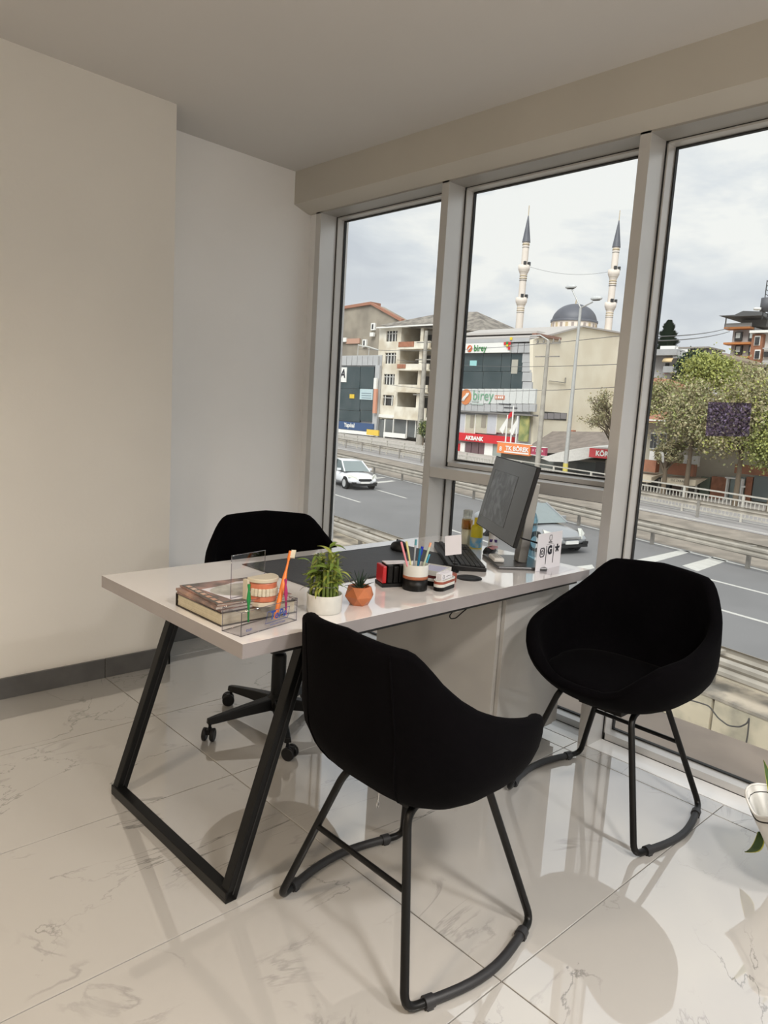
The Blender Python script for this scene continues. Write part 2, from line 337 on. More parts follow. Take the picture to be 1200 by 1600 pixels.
#@@OBJECTS
# ================================================================== CHAIRS
def lerp_keys(keys, x):
    for (a, va), (b, vb) in zip(keys, keys[1:]):
        if x <= b:
            t = (x - a) / (b - a);             return va + (vb - va) * t
    return keys[-1][1]
HK = [(0, .462), (20, .465), (30, .487), (41, .542), (51, .582), (60, .597), (70, .609), (88, .632), (98, .649), (108, .672), (116, .700), (123, .733), (129, .772), (134, .797), (138, .806), (180, .818)]
ZB = .370
def plan(th):
    c, s_ = math.cos(th), math.sin(th); a = .295 if c > 0 else .248; b = .305; n = 2.35 if c > 0 else 2.75
    return (abs(c / a) ** n + abs(s_ / b) ** n) ** (-1 / n)
def gz(z):
    q = min(max((z - ZB) / .205, 0), 1); return (1 - (1 - q) ** 2.1) ** (1 / 2.1)
def shell_mb():
    mb = MB(); NU = 96; vs = []; rings = 0
    def ring(fn):
        nonlocal rings
        for i in range(NU):
            th = 2 * PI * i / NU; d = abs(((math.degrees(th) + 180) % 360) - 180); H = lerp_keys(HK, d); r, z = fn(th, H, d)
            bw = max(0, -math.cos(th)); x = r * math.cos(th) - .03 * bw * max(0, z - .6) / .2; y = r * math.sin(th) * (1 - .06 * max(0, z - .62) / .2 )
            vs.append((x, y, z))
        rings += 1
    t = .042
    for v in [0.02, .06, .12, .2, .3, .4, .5, .6, .7, .8, .9, 1]:
        ring(lambda th, H, d: (plan(th) * gz(ZB + (H - ZB) * v ** 1.5) , ZB + (H - ZB) * v ** 1.5))
    for a in (30, 60, 90, 120, 150):
        A = math.radians(a)
        ring(lambda th, H, d: (plan(th) * gz(H) - t / 2 + t / 2 * math.cos(A), H + .017 * math.sin(A)))
    for w in (0, .12, .3, .5, .7, .85, 1):
        ring(lambda th, H, d: (max(.05, (plan(th) * gz(max(H + (.45 - H) * w, .449)) - t - .012 * math.sin(w * PI))), H + (.45 - H) * w))
    fs = []
    for i in range(rings - 1):
        for k in range(NU): fs.append((i*NU+k, i*NU+(k+1) % NU, (i+1)*NU+(k+1) % NU, (i+1)*NU+k))
    fs.append(tuple(range(NU))[::-1]); b = (rings - 1) * NU; fs.append(tuple(range(b, b + NU)))
    mb.add(vs, fs, 0, True); return mb
def cushion_mb():
    mb = MB(); NU = 64; vs = []; prof = [(.80, .440), (.97, .447), (1.0, .460), (.985, .474), (.93, .483), (.80, .487), (.5, .489), (.2, .488)]
    for g, z in prof:
        for i in range(NU):
            th = 2*PI*i/NU; r = (plan(th) * (.90 if math.cos(th) > 0 else .93) - .046) * g; vs.append((r*math.cos(th), r*math.sin(th), z))
    fs = [(i*NU+k, i*NU+(k+1) % NU, (i+1)*NU+(k+1) % NU, (i+1)*NU+k) for i in range(len(prof)-1) for k in range(NU)]
    fs += [tuple(range(NU))[::-1], tuple(range(len(vs)-NU, len(vs)))]
    mb.add(vs, fs, 0, True); return mb
def round_path(pts, r, n=6):
    out = [Vector(pts[0])]
    for a, b, c in zip(pts, pts[1:], pts[2:]):
        a, b, c = Vector(a), Vector(b), Vector(c); u = (a - b).normalized(); v = (c - b).normalized()
        for i in range(n + 1):
            t = i / n; out.append((b + u * r) * (1 - t) ** 2 + b * 2 * t * (1 - t) + (b + v * r) * t ** 2)
    out.append(Vector(pts[-1])); return out
SHELL = shell_mb(); CUSH = cushion_mb()
def seams(root):
    for s_ in (-1, 1):
        m = MB()
        for th0, rr in ((math.radians(180 - 34 * s_), 0),):
            pts = []
            for v in np.linspace(.25, 1, 14):
                d = abs(((math.degrees(th0) + 180) % 360) - 180); H = lerp_keys(HK, d); z = ZB + (H - ZB) * v ** 1.5; r = plan(th0) * gz(z) + .0004
                pts.append((r * math.cos(th0) - .03 * max(0, -math.cos(th0)) * max(0, z - .6) / .2, r * math.sin(th0) * (1 - .06 * max(0, z - .62) / .2), z))
            m.tube(pts, .0022, 6); m.build('seam', M['velvet'], root)
def make_armchair(label):
    root = empty('armchair', (1.303, 1.209, 0), 0, label, 'chair', None)
    SHELL.build('shell', M['velvet'], root); CUSH.build('seat_cushion', M['velvet'], root); seams(root)
    tops = {(-1, 1): (-.135, .115, .395), (1, 1): (.13, .135, .395), (-1, -1): (-.135, -.115, .395), (1, -1): (.13, -.135, .395)}
    for sy in (1, -1):
        A = Vector((-.235, sy * .24, .0135)); D = Vector((.232, sy * .243, .0135))
        tA, tD = Vector(tops[(-1, sy)]), Vector(tops[(1, sy)])
        fa = A + (D - A) * .13 + Vector((0, sy * .016, 0)); fd = D + (A - D) * .13 + Vector((0, sy * .016, 0))
        MB().tube(round_path([tA - Vector((-.05, 0, -.01)), tA, A, fa], .035), .0105, 12).build('leg', M['blackm'], root)
        MB().tube(round_path([tD + Vector((-.05, 0, .01)), tD, D, fd], .035), .0105, 12).build('leg', M['blackm'], root)
        arc = []
        for k in range(13):
            t = k / 12; p = fa.lerp(fd, t); p.y += sy * .030 * math.sin(PI * t); arc.append(p)
        MB().tube(arc, .0118, 12).build('runner', M['sleeve'], root)
        for p, q in ((fa, A), (fd, D)):
            d = (p - q).normalized(); MB().tube([p - d * .012, p + d * .012], .0155, 12).obox(p + Vector((0, 0, -.004)), d * .008, d.cross(Vector((0, 0, 1))) * .013, (0, 0, .009)).build('floor_glide', M['sleeve'], root)
    def on_leg(t, k, f): p = Vector(tops[t]); q = Vector((k * .235, t[1] * .24, .0135)); return p.lerp(q, f)
    MB().tube([on_leg((-1, 1), -1, .42), on_leg((-1, -1), -1, .42)], .0075, 10).build('crossbar', M['blackm'], root)
    MB().box((-.09, -.08, .364), (.09, .08, .38)).build('seat_plate', M['blackm'], root)
    return root
ch1 = make_armchair('black velvet armchair seen from behind, in front of the desk, zip tab under its seat')
z = MB().tube([(-.120, .0, .385), (-.122, .0, .362)], .0015, 6).tube([(-.122 + .004*math.cos(a), .0, .353 + .009*math.sin(a)) for a in np.linspace(0, 2*PI, 14)], .0013, 6, closed=True)
zp = z.build('zipper_pull', M['chrome'], ch1)
ch2 = copy_tree(ch1); ch2.location = (2.262, 1.18, 0); ch2.rotation_euler = (0, 0, PI); WM[ch2.name] = Matrix.Translation((2.262, 1.18, 0)) @ Matrix.Rotation(PI, 4, 'Z')
ch2['label'] = 'black velvet armchair facing the room, its back to the windows'
for c in list(kids(ch2)):
    if c.name.startswith('zipper'): bpy.data.objects.remove(c)
# office chair
oc = empty('office_chair', (1.68, 2.35, 0), math.radians(-107), 'black velvet swivel chair on castors behind the desk', 'chair')
for nm, src, mt in (('shell', SHELL, M['velvet']), ('seat_cushion', CUSH, M['velvet'])):
    o = src.build(nm, mt, oc); o.location = (0, 0, .028)
MB().box((-.11, -.10, .418), (.11, .10, .436)).lathe([(.05, .38), (.05, .42)], n=20).build('seat_mechanism', M['blackm'], oc, bevel=.003)
MB().lathe([(.0145, .30), (.0145, .40)], n=20).build('gas_lift', M['chrome'], oc)
MB().lathe([(.030, .10), (.030, .30), (.026, .312), (.018, .315)], n=24).lathe([(.042, .075), (.045, .085), (.045, .125), (.030, .14)], n=24).build('column_cover', M['blackm'], oc)
for k in range(5):
    a = math.radians(99 + 72 * k + 107); u = Vector((math.cos(a), math.sin(a), 0)); r = Vector((-u.y, u.x, 0))
    m = MB(); secs = []
    for f, w, zt, zb in ((.035, .028, .128, .080), (.15, .022, .112, .075), (.27, .017, .092, .066), (.30, .014, .086, .064)):
        p = u * f; secs.append([p - r*w + Vector((0,0,zb)), p + r*w + Vector((0,0,zb)), p + r*w*.7 + Vector((0,0,zt)), p - r*w*.7 + Vector((0,0,zt))])
    vs = [v for q in secs for v in q]; fs = [(0,3,2,1), (12,13,14,15)]
    for i in range(3):
        for j in range(4): fs.append((i*4+j, i*4+(j+1) % 4, (i+1)*4+(j+1) % 4, (i+1)*4+j))
    m.add(vs, fs); st = m.build('base_arm', M['blackm'], oc, bevel=.003)
    p = u * .290; tr = Vector((math.cos(a + .9), math.sin(a + .9), 0)); ax = Vector((-tr.y, tr.x, 0)); cc = p + tr * .012
    m = MB().tube([p + Vector((0, 0, .045)), p + Vector((0, 0, .066))], .006, 8)
    for s_ in (-1, 1): m.tube([cc + ax * (s_ * .008) + Vector((0, 0, .026)), cc + ax * (s_ * .012) + Vector((0, 0, .026)), cc + ax * (s_ * .022) + Vector((0, 0, .026)), cc + ax * (s_ * .024) + Vector((0, 0, .026))], [.022, .026, .026, .022], 18)
    m.obox(cc + Vector((0, 0, .040)), tr * .016, ax * .007, (0, 0, .010)); m.build('caster', M['plast'], oc)
# ================================================================== DESK
RZ = math.radians(1.2)
dk = empty('desk', (.922, 1.442, 0), RZ, 'long white gloss desk with black slanted frame leg by the windows', 'desk')
DW, DD = 1.60, .805
MB().box((0, 0, .712), (DW, DD, .75)).build('desktop', M['desk'], dk, bevel=.0012)
MB().box((0, -.0006, .7122), (DW, 0, .7498)).box((-.0006, 0, .7122), (0, DD, .7498)).build('edge_band', M['deskedge'], dk)
lx = .235; tt = .033
MB().obox((.045, .4375, tt/2), (tt/2, 0, 0), (0, .3375 + tt/2, 0), (0, 0, tt/2)).build('foot_rail', M['blackm'], dk, bevel=.002)
for y in (.100, .775):
    m = MB().bar((.045, y, .004), (.045 + lx, y, .708), tt, tt + .004, up=(1, 0, .3)); m.build('leg', M['blackm'], dk, bevel=.002)
    MB().bar((.050, y + .0172 * (-1 if y < .4 else -1), .02), (.045 + lx, y - .0172, .70), .002, .003, up=(1, 0, .3)).build('edge_line', M['gasket'], dk)  # dark line drawn along the edge between two leg faces
MB().obox((.045 + lx, DD/2 + .02, .697), (.018, 0, 0), (0, .35, 0), (0, 0, .015)).build('support_rail', M['blackm'], dk, bevel=.002)
MB().box((.10, .012, .700), (1.535, .045, .712)).box((.10, DD - .05, .69), (1.535, DD - .015, .712)).build('support_rail', M['gasket'], dk)
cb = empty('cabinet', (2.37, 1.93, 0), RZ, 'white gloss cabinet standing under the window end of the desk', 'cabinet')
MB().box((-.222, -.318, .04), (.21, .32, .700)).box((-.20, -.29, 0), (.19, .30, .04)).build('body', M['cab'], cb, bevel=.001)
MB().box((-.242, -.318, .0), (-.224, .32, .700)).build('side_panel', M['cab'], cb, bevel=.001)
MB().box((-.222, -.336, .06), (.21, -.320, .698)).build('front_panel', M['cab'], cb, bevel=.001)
# cable hanging beneath the desktop
pts = [at_y(px, py, 1.60) for px, py in ((735, 948), (722, 950), (708, 955), (702, 962), (704, 967), (712, 966), (722, 957), (733, 948))]
tag(MB().tube(round_path(pts, .008, 3), .0022, 8).build('cable', M['plast']), 'black cable loop hanging beneath the desktop', 'cable')
tag(MB().tube(round_path([at_y(px, py, 1.62) for px, py in ((712, 956), (722, 952), (730, 946), (742, 943))], .006, 3), .003, 8).build('cable', M['white']), 'short white cable tucked under the desktop beside the black loop', 'cable')
# ================================================================== THINGS ON THE DESK
ZT = .7502
def T(x, y, z=0): return (x, y, ZT + z)
mt = empty('desk_mat', T(1.785, 1.99), math.radians(1.5), 'large charcoal leatherette mat lying on the white desk', 'desk mat')
MB().box((-.405, -.195, 0), (.40, .195, .0022)).build('mat_sheet', M['matd'], mt, bevel=.0009)
st = MB(); pts = [(-.399, -.189, .0023), (.394, -.189, .0023), (.394, .189, .0023), (-.399, .189, .0023)]
st.tube(pts, .0007, 5, closed=True); st.build('stitching', M['gasket'], mt)
ms = empty('computer_mouse', T(2.085, 2.105, .0022), math.radians(60), 'black computer mouse at the rear of the charcoal mat', 'mouse')
m = MB(); vs = []; nr, nu = 8, 20
for i in range(nr + 1):
    a = (PI / 2) * i / nr
    for k in range(nu): th = 2*PI*k/nu; vs.append((.058*math.cos(th)*math.cos(a)**.6, .034*math.sin(th)*math.cos(a)**.6, .004 + .032*math.sin(a)*(1 - .2*math.cos(th))))
for k in range(nu): vs.append((.055*math.cos(2*PI*k/nu), .031*math.sin(2*PI*k/nu), 0))
fs = [(i*nu+k, i*nu+(k+1) % nu, (i+1)*nu+(k+1) % nu, (i+1)*nu+k) for i in range(nr) for k in range(nu)]
b = (nr+1)*nu; fs += [(b+k, b+(k+1) % nu, (k+1) % nu, k) for k in range(nu)] + [tuple(range(b, b+nu))[::-1]]
m.add(vs, fs, 0, True); m.build('mouse_body', M['plast'], ms)
MB().lathe([(.008, -.003), (.008, .003)], n=14).build('scroll_wheel', M['sleeve'], ms).matrix_basis = Matrix.Translation((.03, 0, .030)) @ Matrix.Rotation(PI/2, 4, 'X')
# books and magazines
bk = empty('book', T(1.062, 1.70), math.radians(1), 'thick hardcover book with black cover at the bottom of the pile', 'book')
MB().box((-.118, -.112, 0), (.125, .125, .0025)).box((-.118, -.112, .0345), (.125, .125, .037)).box((-.118, .122, 0), (.125, .125, .037)).build('cover', M['cover'], bk, bevel=.0008)
m = MB()
for i in range(8): m.box((-.113 + .0004*(i % 3), -.107 - .0003*(i % 2), .0026 + i*.004), (.120, .121, .0026 + (i+1)*.004 - .0003))
m.build('pages', M['page'], bk)
def magcover(name, a, b):
    return mat(name, a, .25, col2=b, vscale=14)
mg = [('mag1', (.10, .065, .06), (.35, .20, .16), 'thin glossy magazine directly on the hardcover book', 1.060, 1.700, 2, .006),
      ('mag2', (.16, .12, .11), (.50, .30, .22), 'glossy magazine with smile photos, second from the top of the pile', 1.055, 1.703, -1, .007),
      ('mag3', (.12, .10, .09), (.42, .24, .20), 'glossy brown magazine with dental photos on top of the pile', 1.066, 1.706, -3, .004)]
zz = .0372
for nm, a, b_, lb, x, y, r, h in mg:
    r_ = empty('magazine', T(x, y, zz), math.radians(r), lb, 'magazine', 'magazines piled on the hardcover book')
    MB().box((-.114, -.106, 0), (.112, .115, h - .0008)).build('pages', C('magpage', (.55, .50, .45), .5, vscale=80, var=.3), r_)
    MB().box((-.115, -.107, h - .0008), (.113, .116, h)).box((-.116, -.107, .0), (-.1145, .116, h)).build('cover', magcover(nm, a, b_), r_)
    zz += h + .0004
top = r_
MB().box((-.112, -.104, .0041), (-.090, .113, .0046)).box((-.09, -.104, .0041), (.05, -.09, .0046)).build('dark_band', C('band', (.10, .095, .08), .25), top)
for k in range(7): MB().box((-.107 + .0, -.10 + k*.03, .0047), (-.094, -.10 + k*.03 + .02, .0050)).build('photo', magcover('ph%d' % k, (.55, .30, .2), (.75, .6, .5)), top)
m = MB(); el = [(.012 + .088*math.cos(a), .00 + .062*math.sin(a), .0047) for a in np.linspace(0, 2*PI, 40)[:-1]]
pl = [(-.062, -.085, .0046), (.108, -.085, .0046), (.108, .075, .0046), (.04, .08, .0046), (-.02, .055, .0046), (-.085, .045, .0046)]
MB().prism(pl, (0, 0, .0004)).build('white_picture', M['paper'], top)
MB().prism([(x, y, .0050) for x, y, z in el], (0, 0, .0003)).build('grey_oval_photo', mat('ovalphoto', (.42, .42, .38), .35, col2=(.60, .59, .54), vscale=30), top)
# jaw model: two plaster plates, pink gums, two rows of teeth
jm = empty('jaw_model', T(1.086, 1.600, .0375), math.radians(8), 'plaster jaw model with pink gums and two rows of teeth', 'dental model')
def horseshoe(w, d): return [(w*math.cos(a)*(1 if abs(math.cos(a)) < .99 else 1), -d*math.sin(a)*1.0 + .012, 0) for a in np.linspace(0, PI, 22)] + [(-w*.92, .022, 0), (w*.92, .022, 0)]
for z0, nm in ((0, 'plaster_plate'), (.058, 'plaster_plate')):
    MB().prism([(x, y, z0) for x, y, z in horseshoe(.040, .042)], (0, 0, .010)).build(nm, M['plaster'], jm, bevel=.002)
for z0, nm in ((.0102, 'gum'), (.041, 'gum')):
    MB().prism([(x*.88, y*.9, z0) for x, y, z in horseshoe(.040, .042)], (0, 0, .0165)).build(nm, M['gum'], jm, bevel=.003)
for z0, nm in ((.0255, 'lower'), (.0345, 'upper')):
    for k in range(12):
        a = math.radians(12 + 156 * k / 11); cx, cy = .0345*math.cos(a), -.0365*math.sin(a) + .010
        r_ = Vector((-math.sin(a), -math.cos(a), 0)).normalized() * .0042; q = Vector((math.cos(a), -math.sin(a), 0)) * .0035
        MB().obox((cx, cy, z0 + .0045), r_, q, (0, 0, .0047)).build('tooth', M['tooth'], jm, bevel=.0012)
MB().lathe([(.004, 0), (.004, .008)], n=10).build('hinge_screw', M['chrome'], jm).matrix_basis = Matrix.Translation((-.044, .012, .040)) @ Matrix.Rotation(PI/2, 4, 'Y')
MB().box((-.046, .010, .006), (-.038, .026, .064)).build('hinge_post', M['plaster'], jm, bevel=.001)
jm.scale = (1.12, 1.12, 1.12)
# acrylic plate standing behind the jaw model
def sheet_frame(mb, a, b, c, d, r, mi=0):  # thin visible edges of a clear sheet
    mb.tube([a, b, c, d], r, 6, mi, closed=True)
ap = empty('acrylic_plate', T(1.056, 1.636, .0580), math.radians(10), 'clear acrylic plate standing upright behind the jaw model', 'acrylic plate')
MB().box((-.060, -.001, 0), (.060, .001, .116)).build('sheet', M['acry'], ap)
m = MB(); sheet_frame(m, (-.060, 0, .001), (.060, 0, .001), (.060, 0, .116), (-.060, 0, .116), .0013); m.build('polished_edge', M['acryedge'], ap)
# acrylic box holder in front
bx = empty('acrylic_box', T(.946, 1.489), math.radians(11.5), 'open clear acrylic holder box with blue lettering on the desk corner', 'acrylic box')
w_, d_, h_, t_ = .202, .068, .062, .002
m = MB().box((0, 0, 0), (w_, d_, t_))
m.box((0, 0, 0), (w_, t_, h_)).box((0, d_ - t_, 0), (w_, d_, h_)).box((0, 0, 0), (t_, d_, h_)).box((w_ - t_, 0, 0), (w_, d_, h_)); m.build('box_walls', M['acry'], bx)
m = MB()
for z0 in (.001, h_): m.tube([(0, 0, z0), (w_, 0, z0), (w_, d_, z0), (0, d_, z0)], .0011, 6, closed=True)
for x, y in ((0, 0), (w_, 0), (w_, d_), (0, d_)): m.tube([(x, y, 0), (x, y, h_)], .0011, 6)
m.build('polished_edge', M['acryedge'], bx)
text('TePe', .030, (.128, -.0012, .033), (1, 0, 0), (0, 0, 1), M['navy'], bx, world=False, shear=.25, bold=.0006)
text('www.elin15.com', .0085, (.128, -.0012, .010), (1, 0, 0), (0, 0, 1), M['navy'], bx, world=False)
text('eun', .014, (.026, -.0012, .014), (1, 0, 0), (0, 0, 1), M['navy'], bx, world=False)
m = MB().tube([(.083, -.0012, .016), (.090, -.0012, .046), (.172, -.0012, .046), (.166, -.0012, .018)], .0007, 5, closed=True); m.build('logo_frame', M['navy'], bx)
# toothbrushes and small brushes standing in the box
def brush(name, lb, cat, base, tip, prof, mt_, bristle=None, grp=None):
    p, q = Vector(base), Vector(tip); r = empty(name, p, 0, lb, cat, grp); d = q - p
    pts = [d * t for t, _ in prof]; m = MB().tube(pts, [x for _, x in prof], 10); m.build('handle', mt_, r)
    return r, d
org = mat('orange_plastic', (.80, .20, .02), .35, var=.05); r, d = brush('toothbrush', 'orange toothbrush leaning up out of the acrylic box', 'toothbrush', at_y(430, 967, 1.54), at_y(454, 861, 1.585), [(0, .0045), (.2, .0065), (.45, .0065), (.6, .0062), (.72, .0035), (.85, .003), (.9, .005), (1, .0045)], org)
e1 = d.normalized(); sd_ = Vector((.73, -.68, 0)); MB().obox(d * .955 + sd_ * .009, e1 * .011, sd_ * .006, e1.cross(sd_) * .0045).build('bristles', M['tooth'], r)
grn = mat('green_plastic', (.01, .22, .05), .35, var=.05); mag = mat('magenta_plastic', (.42, .03, .14), .35, var=.05)
pr = [(0, .0022), (.3, .0030), (.45, .0034), (.6, .0055), (.72, .0045), (.85, .0024), (.97, .0042), (1, .004)]
brush('interdental_brush', 'small green interdental brush standing before the jaw model', 'brush', at_y(388, 972, 1.500), at_y(389, 913, 1.500), pr, grn)
brush('interdental_brush', 'small magenta interdental brush beside the orange toothbrush', 'brush', at_y(447, 960, 1.535), at_y(446.5, 905, 1.535), pr, mag)
# bamboo
bp_ = empty('lucky_bamboo', T(1.264, 1.562), 0, 'bushy lucky bamboo in a round white pot', 'plant')
MB().lathe([(.001, 0), (.046, 0), (.050, .004), (.051, .052), (.0495, .054), (.047, .052), (.0465, .040), (.001, .040)], n=40).build('pot', M['cer'], bp_)
MB().lathe([(.001, .036), (.046, .041)], n=24).build('soil', M['soil'], bp_)
rnd = random.Random(3); stk_top = []
for k in range(19):
    r_ = .006 + .034 * math.sqrt(rnd.random()); a = 2*PI*k/19*5.3; x, y = r_*math.cos(a), r_*math.sin(a); h = .07 + .095*rnd.random() * (1.15 - r_/.06)
    pts = []; rr = []; segs = 7
    for i in range(segs*2+1):
        t = i/(segs*2); pts.append((x*(1 - .1*t), y*(1 - .1*t), .036 + h*t)); rr.append(.0042 if i % 2 else .0050)
    MB().tube(pts, rr, 8).build('stalk', M['stalk'], bp_); stk_top.append(Vector(pts[-1]))
lf = []
for j in range(3):
    m = MB(); L_ = .06; n = 7; vs = []
    for i in range(n + 1):
        t = i/n; w = .0075*math.sin(PI*min(1, t*.92 + .08))**.7*(1 - t*.3) if i < n else .0004; dz = [.012, .000, -.010][j]
        vs += [(L_*t*(1 - .12*t), -w, .030*t + dz*t - .045*t*t), (L_*t*(1 - .12*t), 0, .030*t + dz*t - .045*t*t - .0018), (L_*t*(1 - .12*t), w, .030*t + dz*t - .045*t*t)]
    fs = []
    for i in range(n): fs += [(i*3, i*3+1, i*3+4, i*3+3), (i*3+1, i*3+2, i*3+5, i*3+4)]
    m.add(vs, fs, 0, True)
    for mtx in (M['leafg'], M['leafy']):
        me = bpy.data.meshes.new('leaf'); me.from_pydata(m.v, [], m.f); me.materials.append(mtx); me.polygons.foreach_set('use_smooth', m.sm); lf.append(me)
for k in range(190):
    tp = stk_top[k % 19]; o = link('leaf', lf[rnd.randrange(6)], bp_); t = rnd.random(); zz_ = .062 + (tp.z - .055) * t
    a = rnd.random()*2*PI if rnd.random() < .5 else math.atan2(tp.y, tp.x) + rnd.uniform(-.8, .8); s_ = rnd.uniform(.45, 1.0) * (.75 + .35 * t)
    o.matrix_basis = Matrix.Translation((tp.x, tp.y, zz_)) @ Matrix.Rotation(a, 4, 'Z') @ Matrix.Rotation(rnd.uniform(-.9, .35), 4, 'Y') @ Matrix.Rotation(rnd.uniform(-.6, .6), 4, 'X') @ Matrix.Diagonal((s_, s_, s_, 1))
MB().tube([(.040*math.cos(a), .040*math.sin(a), .078 + .001*math.sin(5*a)) for a in np.linspace(0, 2*PI, 30)[:-1]], .0009, 6, closed=True).tube([(.033*math.cos(a), .033*math.sin(a), .125 + .002*math.sin(5*a)) for a in np.linspace(0, 2*PI, 30)[:-1]], .0008, 6, closed=True).build('wire_tie', M['chrome'], bp_)
# faceted pot with succulent
sp = empty('succulent', T(1.399, 1.566), .2, 'dark spiky succulent in a faceted orange copper pot', 'plant')
m = MB(); n = 6; R_ = [(.027, 0, 0), (.046, .027, .5), (.034, .056, 0)]; vs = []
for r_, z_, off in R_:
    for k in range(n): a = 2*PI*(k + off)/n; vs.append((r_*math.cos(a), r_*math.sin(a), z_))
for k in range(n): a = 2*PI*k/n; vs.append((.029*math.cos(a), .029*math.sin(a), .054))
for k in range(n): a = 2*PI*k/n; vs.append((.027*math.cos(a), .027*math.sin(a), .044))
fs = [tuple(range(n))[::-1]]
for k in range(n):
    k1 = (k+1) % n; fs += [(k, k1, n+k), (k1, n+k1, n+k), (n+k, 2*n+k1, 2*n+k), (n+k, n+k1, 2*n+k1)]
    fs += [(2*n+k, 2*n+k1, 3*n+k1, 3*n+k), (3*n+k, 3*n+k1, 4*n+k1, 4*n+k)]
fs.append(tuple(range(4*n, 5*n))); m.add(vs, fs); m.build('pot', M['orange'], sp)
for k in range(15):
    a = k * 2.4; tilt = .18 + .75 * (k / 15); Ls = .062 - .022 * (k/15); m = MB(); vs = []
    for i in range(6):
        t = i/5; w = .0062*(1 - t)**.8 + .0002; zc_ = Ls*t; bx_ = .012*t*t*tilt*2
        vs += [(bx_ - .001, -w, zc_), (bx_ + w*.6, 0, zc_), (bx_ - .001, w, zc_), (bx_ - w*.25, 0, zc_)]
    fs = [(i*4+j, i*4+(j+1) % 4, (i+1)*4+(j+1) % 4, (i+1)*4+j) for i in range(5) for j in range(4)]
    m.add(vs, fs, 0, True); o = m.build('leaf', M['succ'], sp); o.matrix_basis = Matrix.Translation((0, 0, .044)) @ Matrix.Rotation(a, 4, 'Z') @ Matrix.Rotation(tilt, 4, 'Y')
# pen cup
pc = empty('pen_cup', T(1.679, 1.610), 0, 'round pen cup in white, copper and black bands', 'pen cup')
MB().lathe([(.041, .048), (.0415, .084), (.0405, .0855), (.0385, .084), (.0385, .048)], n=40).build('white_band', M['cer'], pc)
MB().lathe([(.0385, .038), (.0412, .038), (.0412, .0478), (.0385, .0478)], n=40).build('copper_band', M['copper'], pc)
MB().lathe([(.001, .0), (.040, 0), (.0408, .002), (.041, .0379), (.0385, .0379), (.0385, .004), (.001, .004)], n=40).build('black_band', M['blackm'], pc)
def pen(lb, foot, tip, r, mt_, cap=None, capm=None):
    p = Vector(T(1.679 + foot[0], 1.610 + foot[1], .006)); q = at_y(tip[0], tip[1], 1.610 + foot[2]); d = q - p
    o = empty('pen', p, 0, lb, 'pen', 'pens in the cup'); MB().tube([d*0, d*.86, d*.96, d], [r*.5, r, r, r*.9], 10).build('barrel', mt_, o)
    if cap: MB().tube([d*(1-cap), d*1.002], [r*1.12, r*1.12], 10).build('cap', capm, o)
pen('pink translucent pen leaning out of the banded cup', (-.012, -.004, .005), (627, 847), .0036, mat('pinkp', (.85, .30, .36), .3))
pen('yellow green translucent pen next to the pink pen', (-.006, -.006, .0), (635, 846), .0036, mat('yelp', (.70, .68, .32), .3))
pen('clear grey pen with a teal end in the cup', (-.002, .010, .01), (650, 843), .0034, mat('greyp', (.42, .46, .50), .3), .12, mat('tealp', (.10, .32, .38), .3))
pen('dark blue capped pen in the middle of the cup', (.008, .012, .005), (660, 854), .0042, mat('dbp', (.01, .05, .20), .3), .2, mat('bluep', (.01, .03, .45), .3))
pen('teal blue pen with silver clip in the cup', (.004, .004, .0), (657, 857), .0040, mat('tbp', (.01, .18, .33), .3))
pen('pale green pen with an orange end in the cup', (.0, -.010, -.01), (673, 848), .0036, mat('pgp', (.50, .60, .45), .3), .1, mat('peach', (.80, .40, .25), .3))
pen('light blue pen leaning low out of the cup', (.010, -.004, .004), (671, 866), .0038, mat('lbp', (.02, .28, .42), .3))
# marker rack behind the cup
mk = empty('stamp_rack', T(1.652, 1.690), math.radians(-22), 'black rack of stamps with one red block behind the pen cup', 'stamp rack')
MB().box((-.048, -.034, 0), (.050, .034, .012)).build('tray', M['plast'], mk)
for k in range(5):
    MB().box(((-.047, -.030, -.008, .012, .032)[k], -.032, .0125), ((-.033, -.010, .010, .030, .049)[k], .030, (.070, .073, .068, .072, .068)[k])).build('stamp_block', C('redst', (.45, .01, .015), .3) if k == 0 else M['blackm'], mk, bevel=.003)
MB().box((-.030, -.016, .0735), (.049, .026, .0765)).build('paper_strip', M['paper'], mk)
# two layered desktop trays
def layered(name, lb, x, y, rz, w, d, hs, cat, rounded):
    o = empty(name, T(x, y), rz, lb, cat); z0 = 0
    for i, (h, mt_, nm) in enumerate(hs):
        top_ = i == len(hs) - 1
        def rr(w2, d2, z_):
            if not rounded: return [(-w2, -d2, z_), (w2, -d2, z_), (w2, d2, z_), (-w2, d2, z_)]
            return [((w2 - d2)*sgn + d2*math.cos(a), d2*math.sin(a), z_) for sgn, rg in ((1, np.linspace(-PI/2, PI/2, 10)), (-1, np.linspace(PI/2, 3*PI/2, 10))) for a in rg]
        if not top_: MB().prism(rr(w/2, d/2, z0), (0, 0, h)).build(nm, mt_, o, bevel=.001)
        else:
            P0, P1 = rr(w/2, d/2, z0), rr(w/2, d/2, z0 + h); Q1, Q0 = rr(w/2 - .004, d/2 - .004, z0 + h), rr(w/2 - .004, d/2 - .004, z0 + .001); n_ = len(P0); mb = MB()
            vs = P0 + P1 + Q1 + Q0; fs = [tuple(range(n_))[::-1], tuple(range(3*n_, 4*n_))]
            for g in range(3): fs += [(g*n_+k, g*n_+(k+1) % n_, (g+1)*n_+(k+1) % n_, (g+1)*n_+k) for k in range(n_)]
            mb.add(vs, fs); mb.build(nm, mt_, o)
        z0 += h
    return o, z0
BR = mat('brick_brown', (.30, .075, .045), .5, var=.1)
